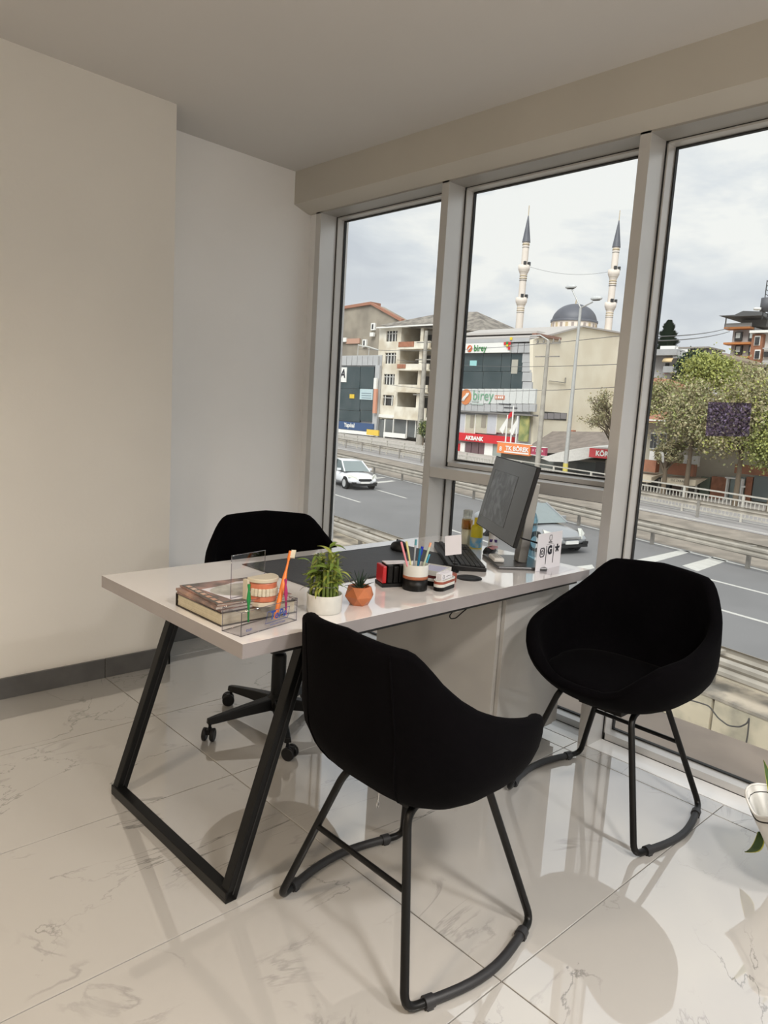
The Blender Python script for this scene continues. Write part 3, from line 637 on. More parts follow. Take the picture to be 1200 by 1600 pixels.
t1, zt1 = layered('note_tray', 'square banded note tray with a lilac note pad inside', 1.800, 1.640, math.radians(20), .105, .085, [(.016, M['blackm'], 'black_band'), (.010, M['white'], 'white_band'), (.010, C('dbr', (.12, .02, .02), .5), 'brown_band'), (.016, M['cer'], 'rim_band')], 'desk tray', False)
tag(MB().obox(T(1.800, 1.640, zt1 - .008), (.043*math.cos(.35), .043*math.sin(.35), 0), (-.034*math.sin(.35), .034*math.cos(.35), 0), (0, 0, .006)).build('note_pad', C('lilac', (.50, .50, .66), .6)), 'lilac note pad lying in the square banded tray', 'note pad')
t2, zt2 = layered('card_tray', 'small rounded banded tray holding white cards', 1.770, 1.563, math.radians(14), .105, .038, [(.013, M['blackm'], 'black_band'), (.010, M['cer'], 'white_band'), (.009, BR, 'brown_band'), (.004, M['cer'], 'rim_band')], 'card tray', True)
cs = empty('business_cards', T(1.768, 1.564, .034), math.radians(14), 'stack of white business cards standing in the rounded tray', 'cards')
for k in range(4): MB().box((-.036, -.010 + k*.0055, 0), (.038, -.006 + k*.0055, .020 + .001*k)).build('card', M['paper'], cs)
MB().tube([(-.022 + .006*math.cos(a), -.0106, .010 + .006*math.sin(a)) for a in np.linspace(0, 2*PI, 12)[:-1]], .0005, 4, closed=True).build('print_mark', M['ink'], cs)
MB().box((-.004, -.0106, .009), (.026, -.0101, .0102)).build('print_line', M['ink'], cs)
# small copper ring dish
tag(MB().lathe([(.001, 0), (.017, 0), (.018, .028), (.0165, .030), (.001, .029)], c=T(1.868, 1.618), n=24).build('ink_pad', [BR]), 'small round brown lidded pot behind the card tray', 'pot')
# black round disc
tag(MB().lathe([(.001, 0), (.045, 0), (.0465, .0015), (.045, .003), (.001, .003)], c=T(1.962, 1.618), n=36).build('coaster', M['plast']), 'flat round black coaster in front of the keyboard', 'coaster')
# card holder
ch = empty('card_holder', T(1.990, 1.715), math.radians(-38), 'upright wire card holder clipping a blank white card', 'card holder')
MB().lathe([(.001, 0), (.018, 0), (.018, .004), (.001, .006)], n=20).tube([(0, 0, .004), (.001, 0, .075)], .0016, 8).build('stand', M['blackm'], ch)
MB().obox((-.010, -.003, .100), (.030, 0, .0045), (0, .0006, 0), (-.003, 0, .036)).build('blank_card', M['paper'], ch)
# keyboard
kb = empty('keyboard', T(2.185, 1.865), math.radians(50), 'black computer keyboard lying between mat and monitor', 'keyboard')
MB().prism([(-.222, -.072, 0), (-.222, .072, 0), (-.222, .072, .024), (-.222, -.072, .014)], (.444, 0, 0)).build('keyboard_case', M['plast'], kb, bevel=.003)
rows = [(-.060, [1.3, 1.2, 1.2, 6, 1.2, 1.2, 1.3, -.3, 1, 1, 1, -.3, 2, 1]), (-.041, [2.2] + [1]*10 + [2.3, -1.3, 1, -1.3, 1, 1, 1]), (-.022, [1.7] + [1]*11 + [1.8, -3.6, 1, 1, 1]),
        (-.003, [1.5] + [1]*12 + [1, -.3, 1, 1, 1, -.3, 1, 1, 1]), (.016, [1]*13 + [1.5, -.3, 1, 1, 1, -.3, 1, 1, 1]), (.044, [1, -.6, 1, 1, 1, 1, -.3, 1, 1, 1, 1, -.3, 1, 1, 1, 1, -.3, 1, 1, 1])]
kc = {}
for yk, ks in rows:
    tot = sum(abs(k) for k in ks); u_ = .430 / tot; x = -.215
    for k in ks:
        wk = abs(k) * u_
        if k > 0:
            key = round(wk, 4)
            if key not in kc:
                o = MB().obox((0, 0, .0025), (wk/2 - .0012, 0, 0), (0, .0082, 0), (0, 0, .0025)).build('key', M['sleeve'], kb, bevel=.0008, seg=1); kc[key] = o.data
            else:
                o = link('key', kc[key], kb)
            o.location = (x + wk/2, yk, .0195 + (yk) * .069); o.rotation_euler = (.069, 0, 0)
        x += wk
# monitor
mo = empty('monitor', T(2.335, 1.682), 0, 'dark flat computer monitor on a grey square stand', 'monitor')
cu_ = Vector((-.583, -.812, 0)); cn = Vector((-.812, .583, 0)); cen = Vector((2.267, 1.728, 1.011)); upv = (Vector((0, 0, 1)) + Vector((.812, -.583, 0)) * .22).normalized(); nn = cu_.cross(upv) * -1
if nn.dot(cn) < 0: nn = -nn
hw, hh = .262, .150
MB().obox(cen - nn * .009, cu_ * hw, upv * hh, nn * .008).build('monitor_case', M['plast'], mo, world=True, bevel=.002)
MB().obox(cen - nn * .0005, cu_ * (hw - .004), upv * (hh - .004), nn * .0006).build('screen', M['screen'], mo, world=True)
xr = mat('xray_picture', (.012, .012, .012), .25, emit=.05, ecol=(.85, .9, .85), var=.1)
nt = xr.node_tree; wv = nt.nodes.new('ShaderNodeTexNoise'); wv.inputs['Scale'].default_value = 22; wv.inputs['Distortion'].default_value = 1.2; rp = nt.nodes.new('ShaderNodeValToRGB')
rp.color_ramp.elements[0].position = .42; rp.color_ramp.elements[0].color = (.55, .55, .52, 1); rp.color_ramp.elements[1].position = .7; rp.color_ramp.elements[1].color = (1.5, 1.5, 1.45, 1)
tcn = nt.nodes.new('ShaderNodeTexCoord'); nt.links.new(tcn.outputs['Object'], wv.inputs[0]); nt.links.new(wv.outputs[0], rp.inputs[0]); nt.links.new(rp.outputs[0], nt.nodes['Principled BSDF'].inputs['Emission Color'])
MB().obox(cen + nn * .0005 + cu_ * -.055 - upv * .005, cu_ * .155, upv * .100, nn * .0004).build('picture', xr, mo, world=True)
m = MB(); a_ = cen + nn * .001 + cu_ * -.055 - upv * .005
m.tube([a_ - cu_*.155 - upv*.1, a_ + cu_*.155 - upv*.1, a_ + cu_*.155 + upv*.1, a_ - cu_*.155 + upv*.1], .0006, 4, closed=True); m.build('picture_border', C('pb', (.1, .1, .1), .5, emit=.13), mo, world=True)
stm = mat('stand_grey', (.36, .355, .34), .35, metal=.4, var=.05)
sb = Vector((2.338, 1.676, ZT)); u1, v1 = Vector((.58, .81, 0)), Vector((.81, -.58, 0))
MB().obox(Vector((2.322, 1.694, ZT + .006)), u1 * .118, v1 * .098, (0, 0, .006)).build('stand_base', C('basegrey', (.10, .10, .105), .3, metal=.4), mo, world=True, bevel=.004)
MB().bar(sb + Vector((.0, 0, .012)), sb + Vector((.022, -.016, .325)), .036, .062, up=u1).build('stand_neck', stm, mo, world=True, bevel=.003)
MB().obox(cen - nn * .03 + upv * .02, cu_ * .06, upv * .06, nn * .02).build('monitor_mount', M['plast'], mo, world=True, bevel=.003)
for o_ in (.0, .01, .02):
    pts = [cen - nn*.03 + cu_*(.10 + o_) - upv*.10, cen - nn*.06 + cu_*(.13 + o_) - upv*.12, Vector((2.40 + o_, 1.60, .83)), Vector((2.425 + o_, 1.59, .78)), Vector((2.41, 1.585, ZT + .005)), Vector((2.45, 1.62, ZT + .005))]
    MB().tube(round_path(pts, .02, 4), .0028, 8).build('cable', M['plast'], mo, world=True)
# remote / handset on the stand base
rm = empty('remote_control', T(2.262, 1.735, .0125), math.radians(52), 'small white remote handset lying on the monitor base', 'remote')
MB().box((-.048, -.021, 0), (.048, .021, .017)).build('casing', M['white'], rm, bevel=.006, seg=3)
for i in range(4):
    for j in range(3): MB().box((-.035 + i*.014, -.013 + j*.010, .017), (-.026 + i*.014, -.007 + j*.010, .0185)).build('button', C('btn', (.45, .44, .42), .5), rm)
MB().box((.020, -.014, .017), (.040, .014, .0176)).build('display', C('disp', (.5, .47, .40), .3), rm)
# black and red pouch behind
pb = empty('pouch', T(2.392, 1.872), math.radians(20), 'crumpled black and red pouch behind the white handset', 'pouch')
m = MB(); vs = []; rn = random.Random(5)
for i in range(7):
    for k in range(12): a = 2*PI*k/12; q = math.sin(PI*(i+.35)/6.7)**.5; vs.append((-.055 + .018*i, .024*q*math.cos(a), .014*q + (.014*q + rn.uniform(-.003, .005))*math.sin(a)))
fs = [(i*12+k, i*12+(k+1) % 12, (i+1)*12+(k+1) % 12, (i+1)*12+k) for i in range(6) for k in range(12)] + [tuple(range(12))[::-1], tuple(range(72, 84))]
m.add(vs, fs, 0, True); m.build('pouch_body', M['plast'], pb); MB().box((-.02, -.024, .022), (.035, .006, .030)).build('pouch_flap', C('pinkred', (.62, .30, .32), .5), pb, bevel=.002)
# bottles by the window
def bottle(name, lb, x, y, prof, mt_, extra=(), cat='bottle'):
    o = empty(name, T(x, y), 0, lb, cat, None); MB().lathe(prof, n=28).build('body', mt_, o)
    for nm, pf_, m2 in extra: MB().lathe(pf_, n=28).build(nm, m2, o)
    return o
clr = glassy('clear_bottle', (.86, .87, .84), .08, .6); amb = glassy('amber_band', (.90, .72, .40), .06, .3)
bottle('spray_bottle', 'tall clear bottle with an amber band by the keyboard', 2.440, 2.046, [(.001, 0), (.024, 0), (.025, .003), (.0235, .12), (.021, .125), (.021, .155), (.001, .156)], clr,
       [('milky_liquid', [(.001, .003), (.0225, .003), (.0218, .073), (.001, .073)], mat('milk', (.80, .78, .66), .35, var=.05)), ('amber_label', [(.0243, .075), (.0243, .115), (.0236, .115), (.0236, .075)], amb), ('amber_core', [(.001, .078), (.018, .078), (.018, .112), (.001, .112)], mat('amber', (.70, .46, .08), .4, col2=(.40, .24, .05), vscale=40)), ('clear_cap', [(.0195, .128), (.0195, .157), (.018, .158)], clr)])
yel = mat('yellow_plastic', (.78, .62, .02), .35, var=.08); blu = mat('blue_label', (.08, .33, .62), .4, col2=(.45, .5, .45), vscale=35)
bottle('lotion_bottle', 'yellow bottle with a blue label beside the clear bottle', 2.436, 1.985, [(.001, 0), (.026, 0), (.027, .003), (.026, .085), (.020, .10), (.001, .10)], C('ylg', (.62, .55, .02), .35),
       [('label', [(.0272, .004), (.0270, .048), (.0262, .048), (.0264, .004)], blu), ('cap', [(.0135, .100), (.0145, .104), (.0135, .132), (.001, .134)], yel)])
tb = bottle('cream_tube', 'white cream tube with a purple label patch behind the monitor', 2.462, 1.912, [(.001, 0), (.021, 0), (.022, .02), (.020, .085), (.001, .086)], mat('tubewhite', (.62, .61, .60), .4, var=.05), [('cap', [(.0225, 0), (.0225, .022), (.021, .024)], M['white'])])
MB().obox((-.016, -.0125, .045), (.010, -.0125, 0), (.0003, .0004, 0), (0, 0, .006)).build('label_patch', C('purp', (.06, .03, .16), .5), tb)
bl = glassy('blue_water_bottle', (.55, .76, .85), .1, .6)
bottle('water_bottle', 'clear blue plastic water bottle behind the monitor stand', 2.452, 1.722, [(.001, 0), (.029, 0), (.030, .003)] + [(.030 - .0018*(k % 2), .015 + .012*k) for k in range(12)] + [(.030, .165), (.020, .19), (.012, .20), (.012, .215), (.001, .216)], bl,
       [('cap', [(.0135, .205), (.0135, .222), (.001, .223)], C('bluecap', (.05, .25, .6), .4))])
# code stand with social icons
qs = empty('sign_stand', T(2.275, 1.555), math.radians(4), 'white table sign with three black icons at the desk corner', 'table sign')
MB().obox((.092, 0.004, .072), (.090, 0, 0), (0, .0015, 0), (0, 0, .072)).build('sign_plate', M['paper'], qs, bevel=.001)
MB().box((.004, -.065, 0), (.180, .02, .003)).build('acrylic_foot', M['acry'], qs)
fy = .002
def qb(x0, z0, x1, z1, nm='print_bar', mt_='ink'): MB().box((x0, fy, z0), (x1, fy + .0005, z1)).build(nm, M[mt_], qs)
qb(.066, .022, .0705, .094); qb(.120, .022, .1245, .094); qb(.068, .0985, .123, .0992)
text('G', .044, (.093, fy - .0006, .074), (1, 0, 0), (0, 0, 1), M['ink'], qs, world=False, bold=.0028)
m = MB()
for k in range(5): a = PI/2 + 2*PI*k/5; m.obox((.149 + .008*math.cos(a), fy, .078 + .008*math.sin(a)), (.0085*math.cos(a), 0, .0085*math.sin(a)), (-.0038*math.sin(a), 0, .0038*math.cos(a)), (0, .0005, 0))
m.build('star_icon', M['ink'], qs)
m = MB(); rrp = [(.038 + .0145*sx_ * (1 if abs(abs(sx_) - 1) < 1e-6 else 1), fy, .071 + .0165*sz_) for sx_, sz_ in ((-1, -.7), (-.7, -1), (.7, -1), (1, -.7), (1, .7), (.7, 1), (-.7, 1), (-1, .7))]
m.tube(rrp, .0022, 6, closed=True).tube([(.038 + .0065*math.cos(a), fy, .071 + .0072*math.sin(a)) for a in np.linspace(0, 2*PI, 20)[:-1]], .0019, 6, closed=True).tube([(.046, fy, .081), (.0465, fy, .0815)], .0017, 6); m.build('camera_icon', M['ink'], qs)
m = MB().tube([(.093 + x, fy, .124 + z_) for x, z_ in ((-.008, .009), (-.004, .011), (0, .008), (.004, .011), (.009, .009), (.010, .0), (.007, -.010), (.002, -.012), (0, -.009), (-.003, -.012), (-.007, -.008), (-.009, 0))], .0009, 5, closed=True); m.build('tooth_logo', M['ink'], qs)
text('ESWIN', .0085, (.093, fy - .0003, .106), (1, 0, 0), (0, 0, 1), M['ink'], qs, world=False, bold=.0003)
# ================================================================== FLOOR PLANT in wrapping paper (mostly out of frame)
fp = empty('wrapped_plant', (2.285, .545, 0), 0, 'snake plant pot wrapped in white paper with black trim', 'plant')
MB().lathe([(.001, 0), (.075, 0), (.085, .13), (.079, .135), (.075, .12), (.001, .12)], n=32).build('pot', M['cer'], fp)
m = MB(); n = 60; vs = []; rn = random.Random(9)
lv = [(.078, .05, 0), (.092, .10, .003), (.118, .155, .008), (.142, .20, .014), (.158, .235, .018)]
for r_, z_, am in lv:
    for k in range(n): a = 2*PI*k/n; q = r_ + am*math.sin(4*a + z_*6) + am*.25*math.sin(9*a); vs.append((q*math.cos(a), q*math.sin(a), z_ + am*1.1*math.cos(4*a + 1)))
fs = [(i*n+k, i*n+(k+1) % n, (i+1)*n+(k+1) % n, (i+1)*n+k) for i in range(4) for k in range(n)]; m.add(vs, fs, 0, True)
o = m.build('wrapping_paper', C('wrap', (.74, .74, .72), .6), fp); so = o.modifiers.new('solid', 'SOLIDIFY'); so.thickness = .0012
top_ = vs[4*n:]; MB().tube([Vector(v) for v in top_], .0035, 6, closed=True).build('paper_rim', M['white'], fp)
tr_ = [Vector(vs[3*n+k]).lerp(Vector(vs[4*n+k]), .45) * 1.006 for k in range(n)]; MB().tube(tr_, .0022, 6, closed=True).build('black_trim', M['gasket'], fp)
def blade(rt, base, tip, w, nm='leaf'):
    b0, t0 = Vector(base), Vector(tip); d = t0 - b0; m = MB(); vs = []; sdv = d.cross(Vector((.6, .8, .1))).normalized(); nv = d.cross(sdv).normalized()
    for i in range(9):
        t = i/8; ww = w*(.6 + .9*t - 1.5*t**3) if i < 8 else .0005; ww = max(ww, .0005); c_ = b0 + d*t + nv*.02*math.sin(t*PI)
        for s_ in (-1, -.82, 0, .82, 1): vs.append(c_ + sdv*ww*s_ + nv*.004*(1 - s_*s_)*-1)
    fg, fy_ = [], []
    for i in range(8):
        for j in range(4): (fy_ if j in (0, 3) else fg).append((i*5+j, i*5+j+1, i*5+6+j, i*5+5+j))
    m.add(vs, fg, 0, True); m.add(vs, fy_, 1, True); m.build(nm, [C('snake', (.035, .075, .02), .4, col2=(.07, .12, .03), vscale=30), C('snakey', (.50, .50, .06), .4)], rt)
blade(fp, (-.02, .06, .12), (-.035, .135, .365), .020); blade(fp, (.02, .0, .12), (.03, -.03, .52), .026); blade(fp, (0, -.03, .12), (-.05, -.07, .48), .026); blade(fp, (.0, .03, .12), (.07, .07, .46), .024)
blade(fp, (-.03, .115, .14), (-.035, .150, .060), .022)
# ================================================================== OUTSIDE
RZD = -3.1                                   # road level, one storey below the office floor
asph = mat('asphalt', (.205, .20, .198), .85, var=.10, vscale=.5)
asph2 = mat('pale_asphalt', (.34, .32, .31), .85, var=.08, vscale=.4)
dust = mat('dusty_ground', (.33, .285, .235), .9, var=.30, vscale=1.2)
alley = mat('alley_concrete', (.30, .275, .245), .8, var=.15, vscale=1.0)
lane = mat('white_road_paint', (.60, .585, .54), .7, var=.1, vscale=5)
def gline(a, b, Z=RZD, e0=60, e1=60):
    p, q = at_z(*a, Z), at_z(*b, Z); d = (q - p).normalized(); return p - d * e0, q + d * e1
def gl(p, az, l0, l1): d = Vector((math.cos(az), math.sin(az), 0)); return p + d * l0, p + d * l1
ZNR = -2.38; _a, _b = at_z(517, 808, ZNR), at_z(1200, 1043, ZNR); _d = (_b - _a).normalized(); _n = Vector((-_d.y, _d.x, 0)); _a = _a - _d * 60 + _n * .7; _b = _b + _d * 60 + _n * .7
struct('ground_far', MB().prism([(_a.x, _a.y, -3.7), (_b.x, _b.y, -3.7), (420, -90, -3.7), (420, 330, -3.7), (90, 330, -3.7)], (0, 0, 3.7 + RZD - .03)), dust)
struct('ground_alley', MB().box((2.86, -60, -4.0), (40, 60, -3.6)), alley)
AZ = math.radians(73.5)
def road(name, p, w0, w1, m, z=0, l0=-70, l1=130):
    d = Vector((math.cos(AZ), math.sin(AZ), 0)); n = Vector((d.y, -d.x, 0))
    q = [p + d*l0 + n*w0, p + d*l1 + n*w0, p + d*l1 + n*w1, p + d*l0 + n*w1]
    o = MB().prism([(v.x, v.y, RZD - .02) for v in q], (0, 0, .02 + z)).build(name, m); tag(o, kind='structure'); return o
pe = at_z(994, 842, RZD)                    # far white edge line of the near carriageway
_q = [pe + Vector((math.cos(AZ), math.sin(AZ), 0)) * l + Vector((math.sin(AZ), -math.cos(AZ), 0)) * .25 for l in (130, -70)]
r1_ = tag(MB().prism([(_a.x, _a.y, RZD - .02), (_b.x, _b.y, RZD - .02), (_q[1].x, _q[1].y, RZD - .02), (_q[0].x, _q[0].y, RZD - .02)], (0, 0, .02)).build('road', asph), kind='structure')
pf_ = at_z(1017, 798, RZD); pg = at_z(1000, 777, RZD)
dd = Vector((math.cos(AZ), math.sin(AZ), 0)); nn_ = Vector((dd.y, -dd.x, 0))
wfar = (pg - pf_).dot(nn_)
road('road_far', pf_, -.4, wfar + .8, asph2)
struct('pavement_far', MB().prism([tuple(pg + dd*l + nn_*w) for l, w in ((-70, 3.6), (130, 3.6), (130, 14), (-70, 14))], (0, 0, .06)), mat('pavement', (.50, .46, .42), .85, var=.12, vscale=1))
def mark(pts, z=.006):
    o = MB().prism([(p.x, p.y, RZD + .001) for p in pts], (0, 0, z)).build('lane_marking', lane, r1_); return o
def markline(a, b, w=.13, Z=RZD):
    p, q = at_z(*a, Z), at_z(*b, Z); d = (q - p).normalized(); n = Vector((d.y, -d.x, 0)) * w / 2; return mark([p - n, q - n, q + n, p + n])
def markdir(a, l0, l1, w=.13):
    p = at_z(*a, RZD); n = nn_ * w / 2; return mark([p + dd*l0 - n, p + dd*l1 - n, p + dd*l1 + n, p + dd*l0 + n])
markdir((994, 842), -60, 100, .15)
markline((1060, 893), (1240, 939)); markline((1080, 940), (1260, 991)); markline((573.7, 761), (635, 778.6)); markline((520.6, 772), (562.8, 785)); markline((696, 825), (765, 848))
for q in (((990, 876), (1062, 860), (1082, 862), (1010, 882)), ((1066, 884), (1116, 870), (1138, 876), (1090, 893)), ((574, 748), (597, 745.6), (603, 746.4), (577, 749.4)), ((574, 754.5), (612, 750.6), (619, 752), (578, 756.5)), ((870, 889), (925, 882.5), (929, 888), (890, 897))):
    mark([at_z(*p, RZD) for p in q])
for p in (pf_, at_z(1000, 784, RZD)):
    n = nn_ * .07; o = MB().prism([tuple(p + dd*l + n*s_) for l, s_ in ((-60, -1), (100, -1), (100, 1), (-60, 1))], (0, 0, .006)).build('lane_marking', lane, r1_)
# ---- guardrails
rail = mat('weathered_steel_rail', (.46, .42, .36), .55, metal=.2, var=.25, vscale=1.5); post = mat('rail_post', (.30, .28, .25), .6, var=.25, vscale=3); conc = mat('pale_concrete', (.62, .56, .45), .8, var=.18, vscale=1.4)
def wbeam(mb, p, q, zt, h=.31, th=.05, side=1):
    d = (q - p).normalized(); n = Vector((d.y, -d.x, 0)) * side; pr = [(0, 0), (th, .04), (th, .10), (.01, .155), (th, .21), (th, .27), (0, h)]
    vs = [];
    for e_ in (p, q):
        for off in (0, .012): vs += [Vector((e_.x, e_.y, zt - h)) + n*(a - off) + Vector((0, 0, b)) for a, b in pr]
    k = len(pr); fs = []
    for i in range(k-1): fs += [(i, i+1, 2*k+i+1, 2*k+i), (k+i, 3*k+i, 3*k+i+1, k+i+1)]
    fs += [(0, 2*k, 3*k, k), (k-1, 2*k-1, 4*k-1, 3*k-1)]
    mb.add(vs, fs)
def guardrail(lb, a, b, zt, zg, sides, span=4.0, l=None, beams=1, grp=None):
    p, q = a, b; d = (q - p); Ln = d.length; d.normalize(); n = Vector((d.y, -d.x, 0)); g = empty('guardrail', (p.x, p.y, zg), 0, lb, 'guardrail', grp)
    pm = MB().box((-.06, -.045, 0), (.06, .045, zt - zg - .03)); po = None; k = 0; s_ = 0.
    while s_ < Ln:
        w = p + d * s_
        if po is None: po = pm.build('post', post, g)
        else:
            c = bpy.data.objects.new('post', po.data); COL.objects.link(c); c.parent = g; WM[c.name] = WM[g.name]
            po_ = c
        (po if k == 0 else po_).matrix_basis = Matrix.Translation((w.x - p.x, w.y - p.y, 0)) @ Matrix.Rotation(math.atan2(d.y, d.x), 4, 'Z')
        for sd in sides:
            if len(sides) > 1 and sd == 1 and k % 1 == 0:
                MB().obox((w.x, w.y, zt - .06), n * .26, d * .05, (0, 0, .025)).build('spacer', rail, g, world=True)
        s_ += span; k += 1
    for sd in sides:
        mb = MB(); off = n * (.30 * sd if len(sides) > 1 else .07 * sd); wbeam(mb, p + off, q + off, zt, side=sd); mb.build('rail_beam', rail, g, world=True)
    return g
# near rail on the parapet of the retaining wall
ZN = -2.38
pn0, pn1 = at_z(517, 808, ZN), at_z(1200, 1043, ZN); dn = (pn1 - pn0).normalized(); pn0 = pn0 - dn * 14; pn1 = pn1 + dn * 8
guardrail('double steel guardrail on the parapet below the windows', pn0, pn1, ZN, -2.95, (1, -1), 2.0)
nn2 = Vector((dn.y, -dn.x, 0)); nn2 = -nn2 if nn2.x > 0 else nn2     # towards our building
rw = empty('retaining_wall', (pn0.x, pn0.y, -3.6), 0, kind='structure')
a0 = pn0 + nn2 * .50; Ln = (pn1 - pn0).length
MB().prism([tuple(Vector((v.x, v.y, -2.95))) for v in (pn0 + nn2*.56, pn1 + nn2*.56, pn1 - nn2*.5, pn0 - nn2*.5)], (0, 0, -.05)).build('coping', mat('stained_coping', (.50, .43, .34), .85, col2=(.22, .20, .17), vscale=2.2), rw, world=True)
MB().prism([tuple(Vector((v.x, v.y, -3.7))) for v in (pn0 + nn2*.48, pn1 + nn2*.48, pn1 - nn2*.4, pn0 - nn2*.4)], (0, 0, .70)).build('wall_core', post, rw, world=True)
pst = mat('stained_panel', (.58, .51, .38), .8, col2=(.34, .31, .24), vscale=1.9)
k = 0; s_ = 0
while s_ < Ln - 1.5:
    a = a0 + dn * (s_ + .02); b = a0 + dn * (s_ + 1.56)
    MB().obox(((a.x+b.x)/2, (a.y+b.y)/2, -3.29), dn * .765, nn2 * .05, (0, 0, .29)).build('panel', pst, rw, world=True); s_ += 1.58
MB().prism([tuple(Vector((v.x, v.y, -2.72))) for v in (pn0 - nn2*.30, pn1 - nn2*.30, pn1 - nn2*.55, pn0 - nn2*.55)], (0, 0, -.6)).build('road_kerb', conc, rw, world=True)
wdk = C('cabledark', (.07, .065, .06), .7); pts = [at_x(px, py, 11.4) for px, py in ((1075, 1093), (1093, 1098), (1108, 1103), (1122, 1122), (1138, 1134), (1156, 1136), (1168, 1130), (1171, 1120), (1168, 1150), (1164, 1170))]
tag(MB().tube(round_path(pts, .05, 4), .012, 8).build('cable', wdk), 'dark cable sagging along the retaining wall panels', 'cable')
# median double rail and far rail
ZM = RZD + .78
def rail_line(a, b, Z, e0=25, e1=10):
    p, q = at_z(*a, Z), at_z(*b, Z); d = (q - p).normalized(); return p - d*e0, q + d*e1
m0, m1 = rail_line((522.8, 708), (1200, 857), ZM); guardrail('double steel guardrail on the dusty median between the carriageways', m0, m1, ZM, RZD, (1, -1), 4.0)
ZF = RZD + .85
f0, f1 = rail_line((524, 684), (1200, 800), ZF); guardrail('single steel guardrail along the far side of the highway', f0, f1, ZF, RZD, (-1,), 4.0)
# pedestrian fence behind the far rail
df = (f1 - f0).normalized(); nf = Vector((df.y, -df.x, 0)); nf = nf if nf.x > 0 else -nf
g0, g1 = f0 + nf * 1.2, f1 + nf * 1.2; fe = empty('pedestrian_fence', (g0.x, g0.y, RZD), 0, 'pale railing fence with thin bars behind the far guardrail', 'fence')
fpm = mat('fence_paint', (.55, .52, .46), .6, var=.15)
LF = (g1 - g0).length; bars = MB(); s_ = 0
for zz_ in (1.28, 1.02, .2): MB().bar(Vector((g0.x, g0.y, RZD + zz_)), Vector((g1.x, g1.y, RZD + zz_)), .06, .07).build('rail', fpm, fe, world=True)
while s_ < LF:
    w = g0 + df * s_
    if w.y < 62: bars.bar((w.x, w.y, RZD + .2), (w.x, w.y, RZD + 1.02), .035, .035, up=(1, 0, 0))
    s_ += .22
bars.build('balusters', fpm, fe, world=True, kind='stuff'); s_ = 0
while s_ < LF:
    w = g0 + df * s_; MB().box((w.x - .05, w.y - .05, RZD), (w.x + .05, w.y + .05, RZD + 1.3)).build('post', fpm, fe, world=True); s_ += 3.5
# ---- facades
class Fac:
    """a wall plane; px/py corners on the plane give (along, height)"""
    def __init__(s, kind, val, ref=None): s.k = kind; s.val = val; s.ref = ref
    def p(s, px, py): return at_x(px, py, s.val) if s.k == 'x' else at_y(px, py, s.val)
    def rect(s, a, b, out=.0, th=.2, c=None):
        """a=(px,py) upper left, b=(px,py) lower right"""
        xc, yc = (a[0] + b[0]) / 2, (a[1] + b[1]) / 2; yr = s.ref or yc; v = s.val
        l, r_, t, d = s.p(a[0], yr), s.p(b[0], yr), s.p(xc, a[1]), s.p(xc, b[1]); A = Vector((l.x, l.y, t.z)); B = Vector((r_.x, r_.y, max(d.z, RZD)))
        if s.k == 'x': return ((v - out, A.y, B.z), (v - out + th, B.y, A.z))
        return ((A.x, v - out, B.z), (B.x, v - out + th, A.z))
    def box(s, mb, a, b, out=0, th=.2, mi=0): lo, hi = s.rect(a, b, out, th); return mb.box(lo, hi, mi)
    def part(s, name, m, par, a, b, out=0, th=.2, **k): mb = MB(); s.box(mb, a, b, out, th); return mb.build(name, m, par, world=True, **k)
    def text(s, body, a, b, m, par, out=.05, fill=1., **k):
        xc, yc = (a[0] + b[0]) / 2, (a[1] + b[1]) / 2; A, B = s.p(a[0], yc), s.p(b[0], yc); c = s.p(xc, yc); h = s.p(xc, a[1]).z - s.p(xc, b[1]).z
        u = Vector((0, -1, 0)) if s.k == 'x' else Vector((1, 0, 0)); c = c - (Vector((out, 0, 0)) if s.k == 'x' else Vector((0, out, 0)))
        w = abs(A.y - B.y) if s.k == 'x' else abs(A.x - B.x); t = text(body, h * 1.25 * fill, c, u, (0, 0, 1), m, par, **k)
        est = len(body) * h * 1.25 * fill * .60; return t
def bldg(name, loc, lb, cat='building'): return empty(name, loc, 0, lb, cat)
plas = lambda n_, c, v=.12, sc=.6: C(n_, c, .85, vscale=sc, **({'var': v}))
dglass = mat('dark_blue_glass', (.035, .055, .06), .15, spec=.5, col2=(.055, .075, .08), vscale=.5)
clad = mat('silver_cladding', (.50, .50, .50), .45, metal=.2, var=.1, vscale=.8)
wwhite = mat('facade_white', (.80, .79, .75), .6, var=.04)
wdark = mat('dark_window', (.045, .045, .045), .3, var=.3, vscale=1)
cream = mat('old_cream_plaster', (.74, .70, .60), .85, col2=(.56, .49, .38), vscale=.5)
brick = mat('exposed_brick', (.40, .17, .10), .9, var=.3, vscale=3)
GZ = RZD
# shop building with dark glass (leftmost)
f = Fac('x', 70.); P = f.p
b = bldg('office_building', (P(560, 690).x, P(560, 690).y, GZ), 'low building with dark glass front and blue sign board')
def down(fac, px): return (px, 800)          # anything below ground is clipped by the ground plane
A = P(500, 556); Bp = P(592, 676)
MB().box((70.3, A.y, GZ), (80, P(592, 600).y, A.z)).build('walls', clad, b, world=True)
for i in range(9):
    x0 = 518 + i * 8.2; f.part('cladding_panel', clad, b, (x0, 556.5), (x0 + 7.6, 571), .08, .4)
f.part('side_pier', clad, b, (584.5, 571), (591.5, 674), .1, .4)
for i, (x0, x1) in enumerate(((505, 527), (528, 562.3), (563, 584))):
    for j, (y0, y1) in enumerate(((573, 607), (607.6, 641), (641.6, 658))): f.part('glass_panel', dglass, b, (x0, y0), (x1, y1), 0, .2)
f.part('blue_sign', C('signblue', (.045, .09, .20), .5), b, (505, 659), (585.5, 671), .3, .3)
f.text('Yapıkal', (537, 661), (560, 668), wwhite, b, .35, bold=.03)
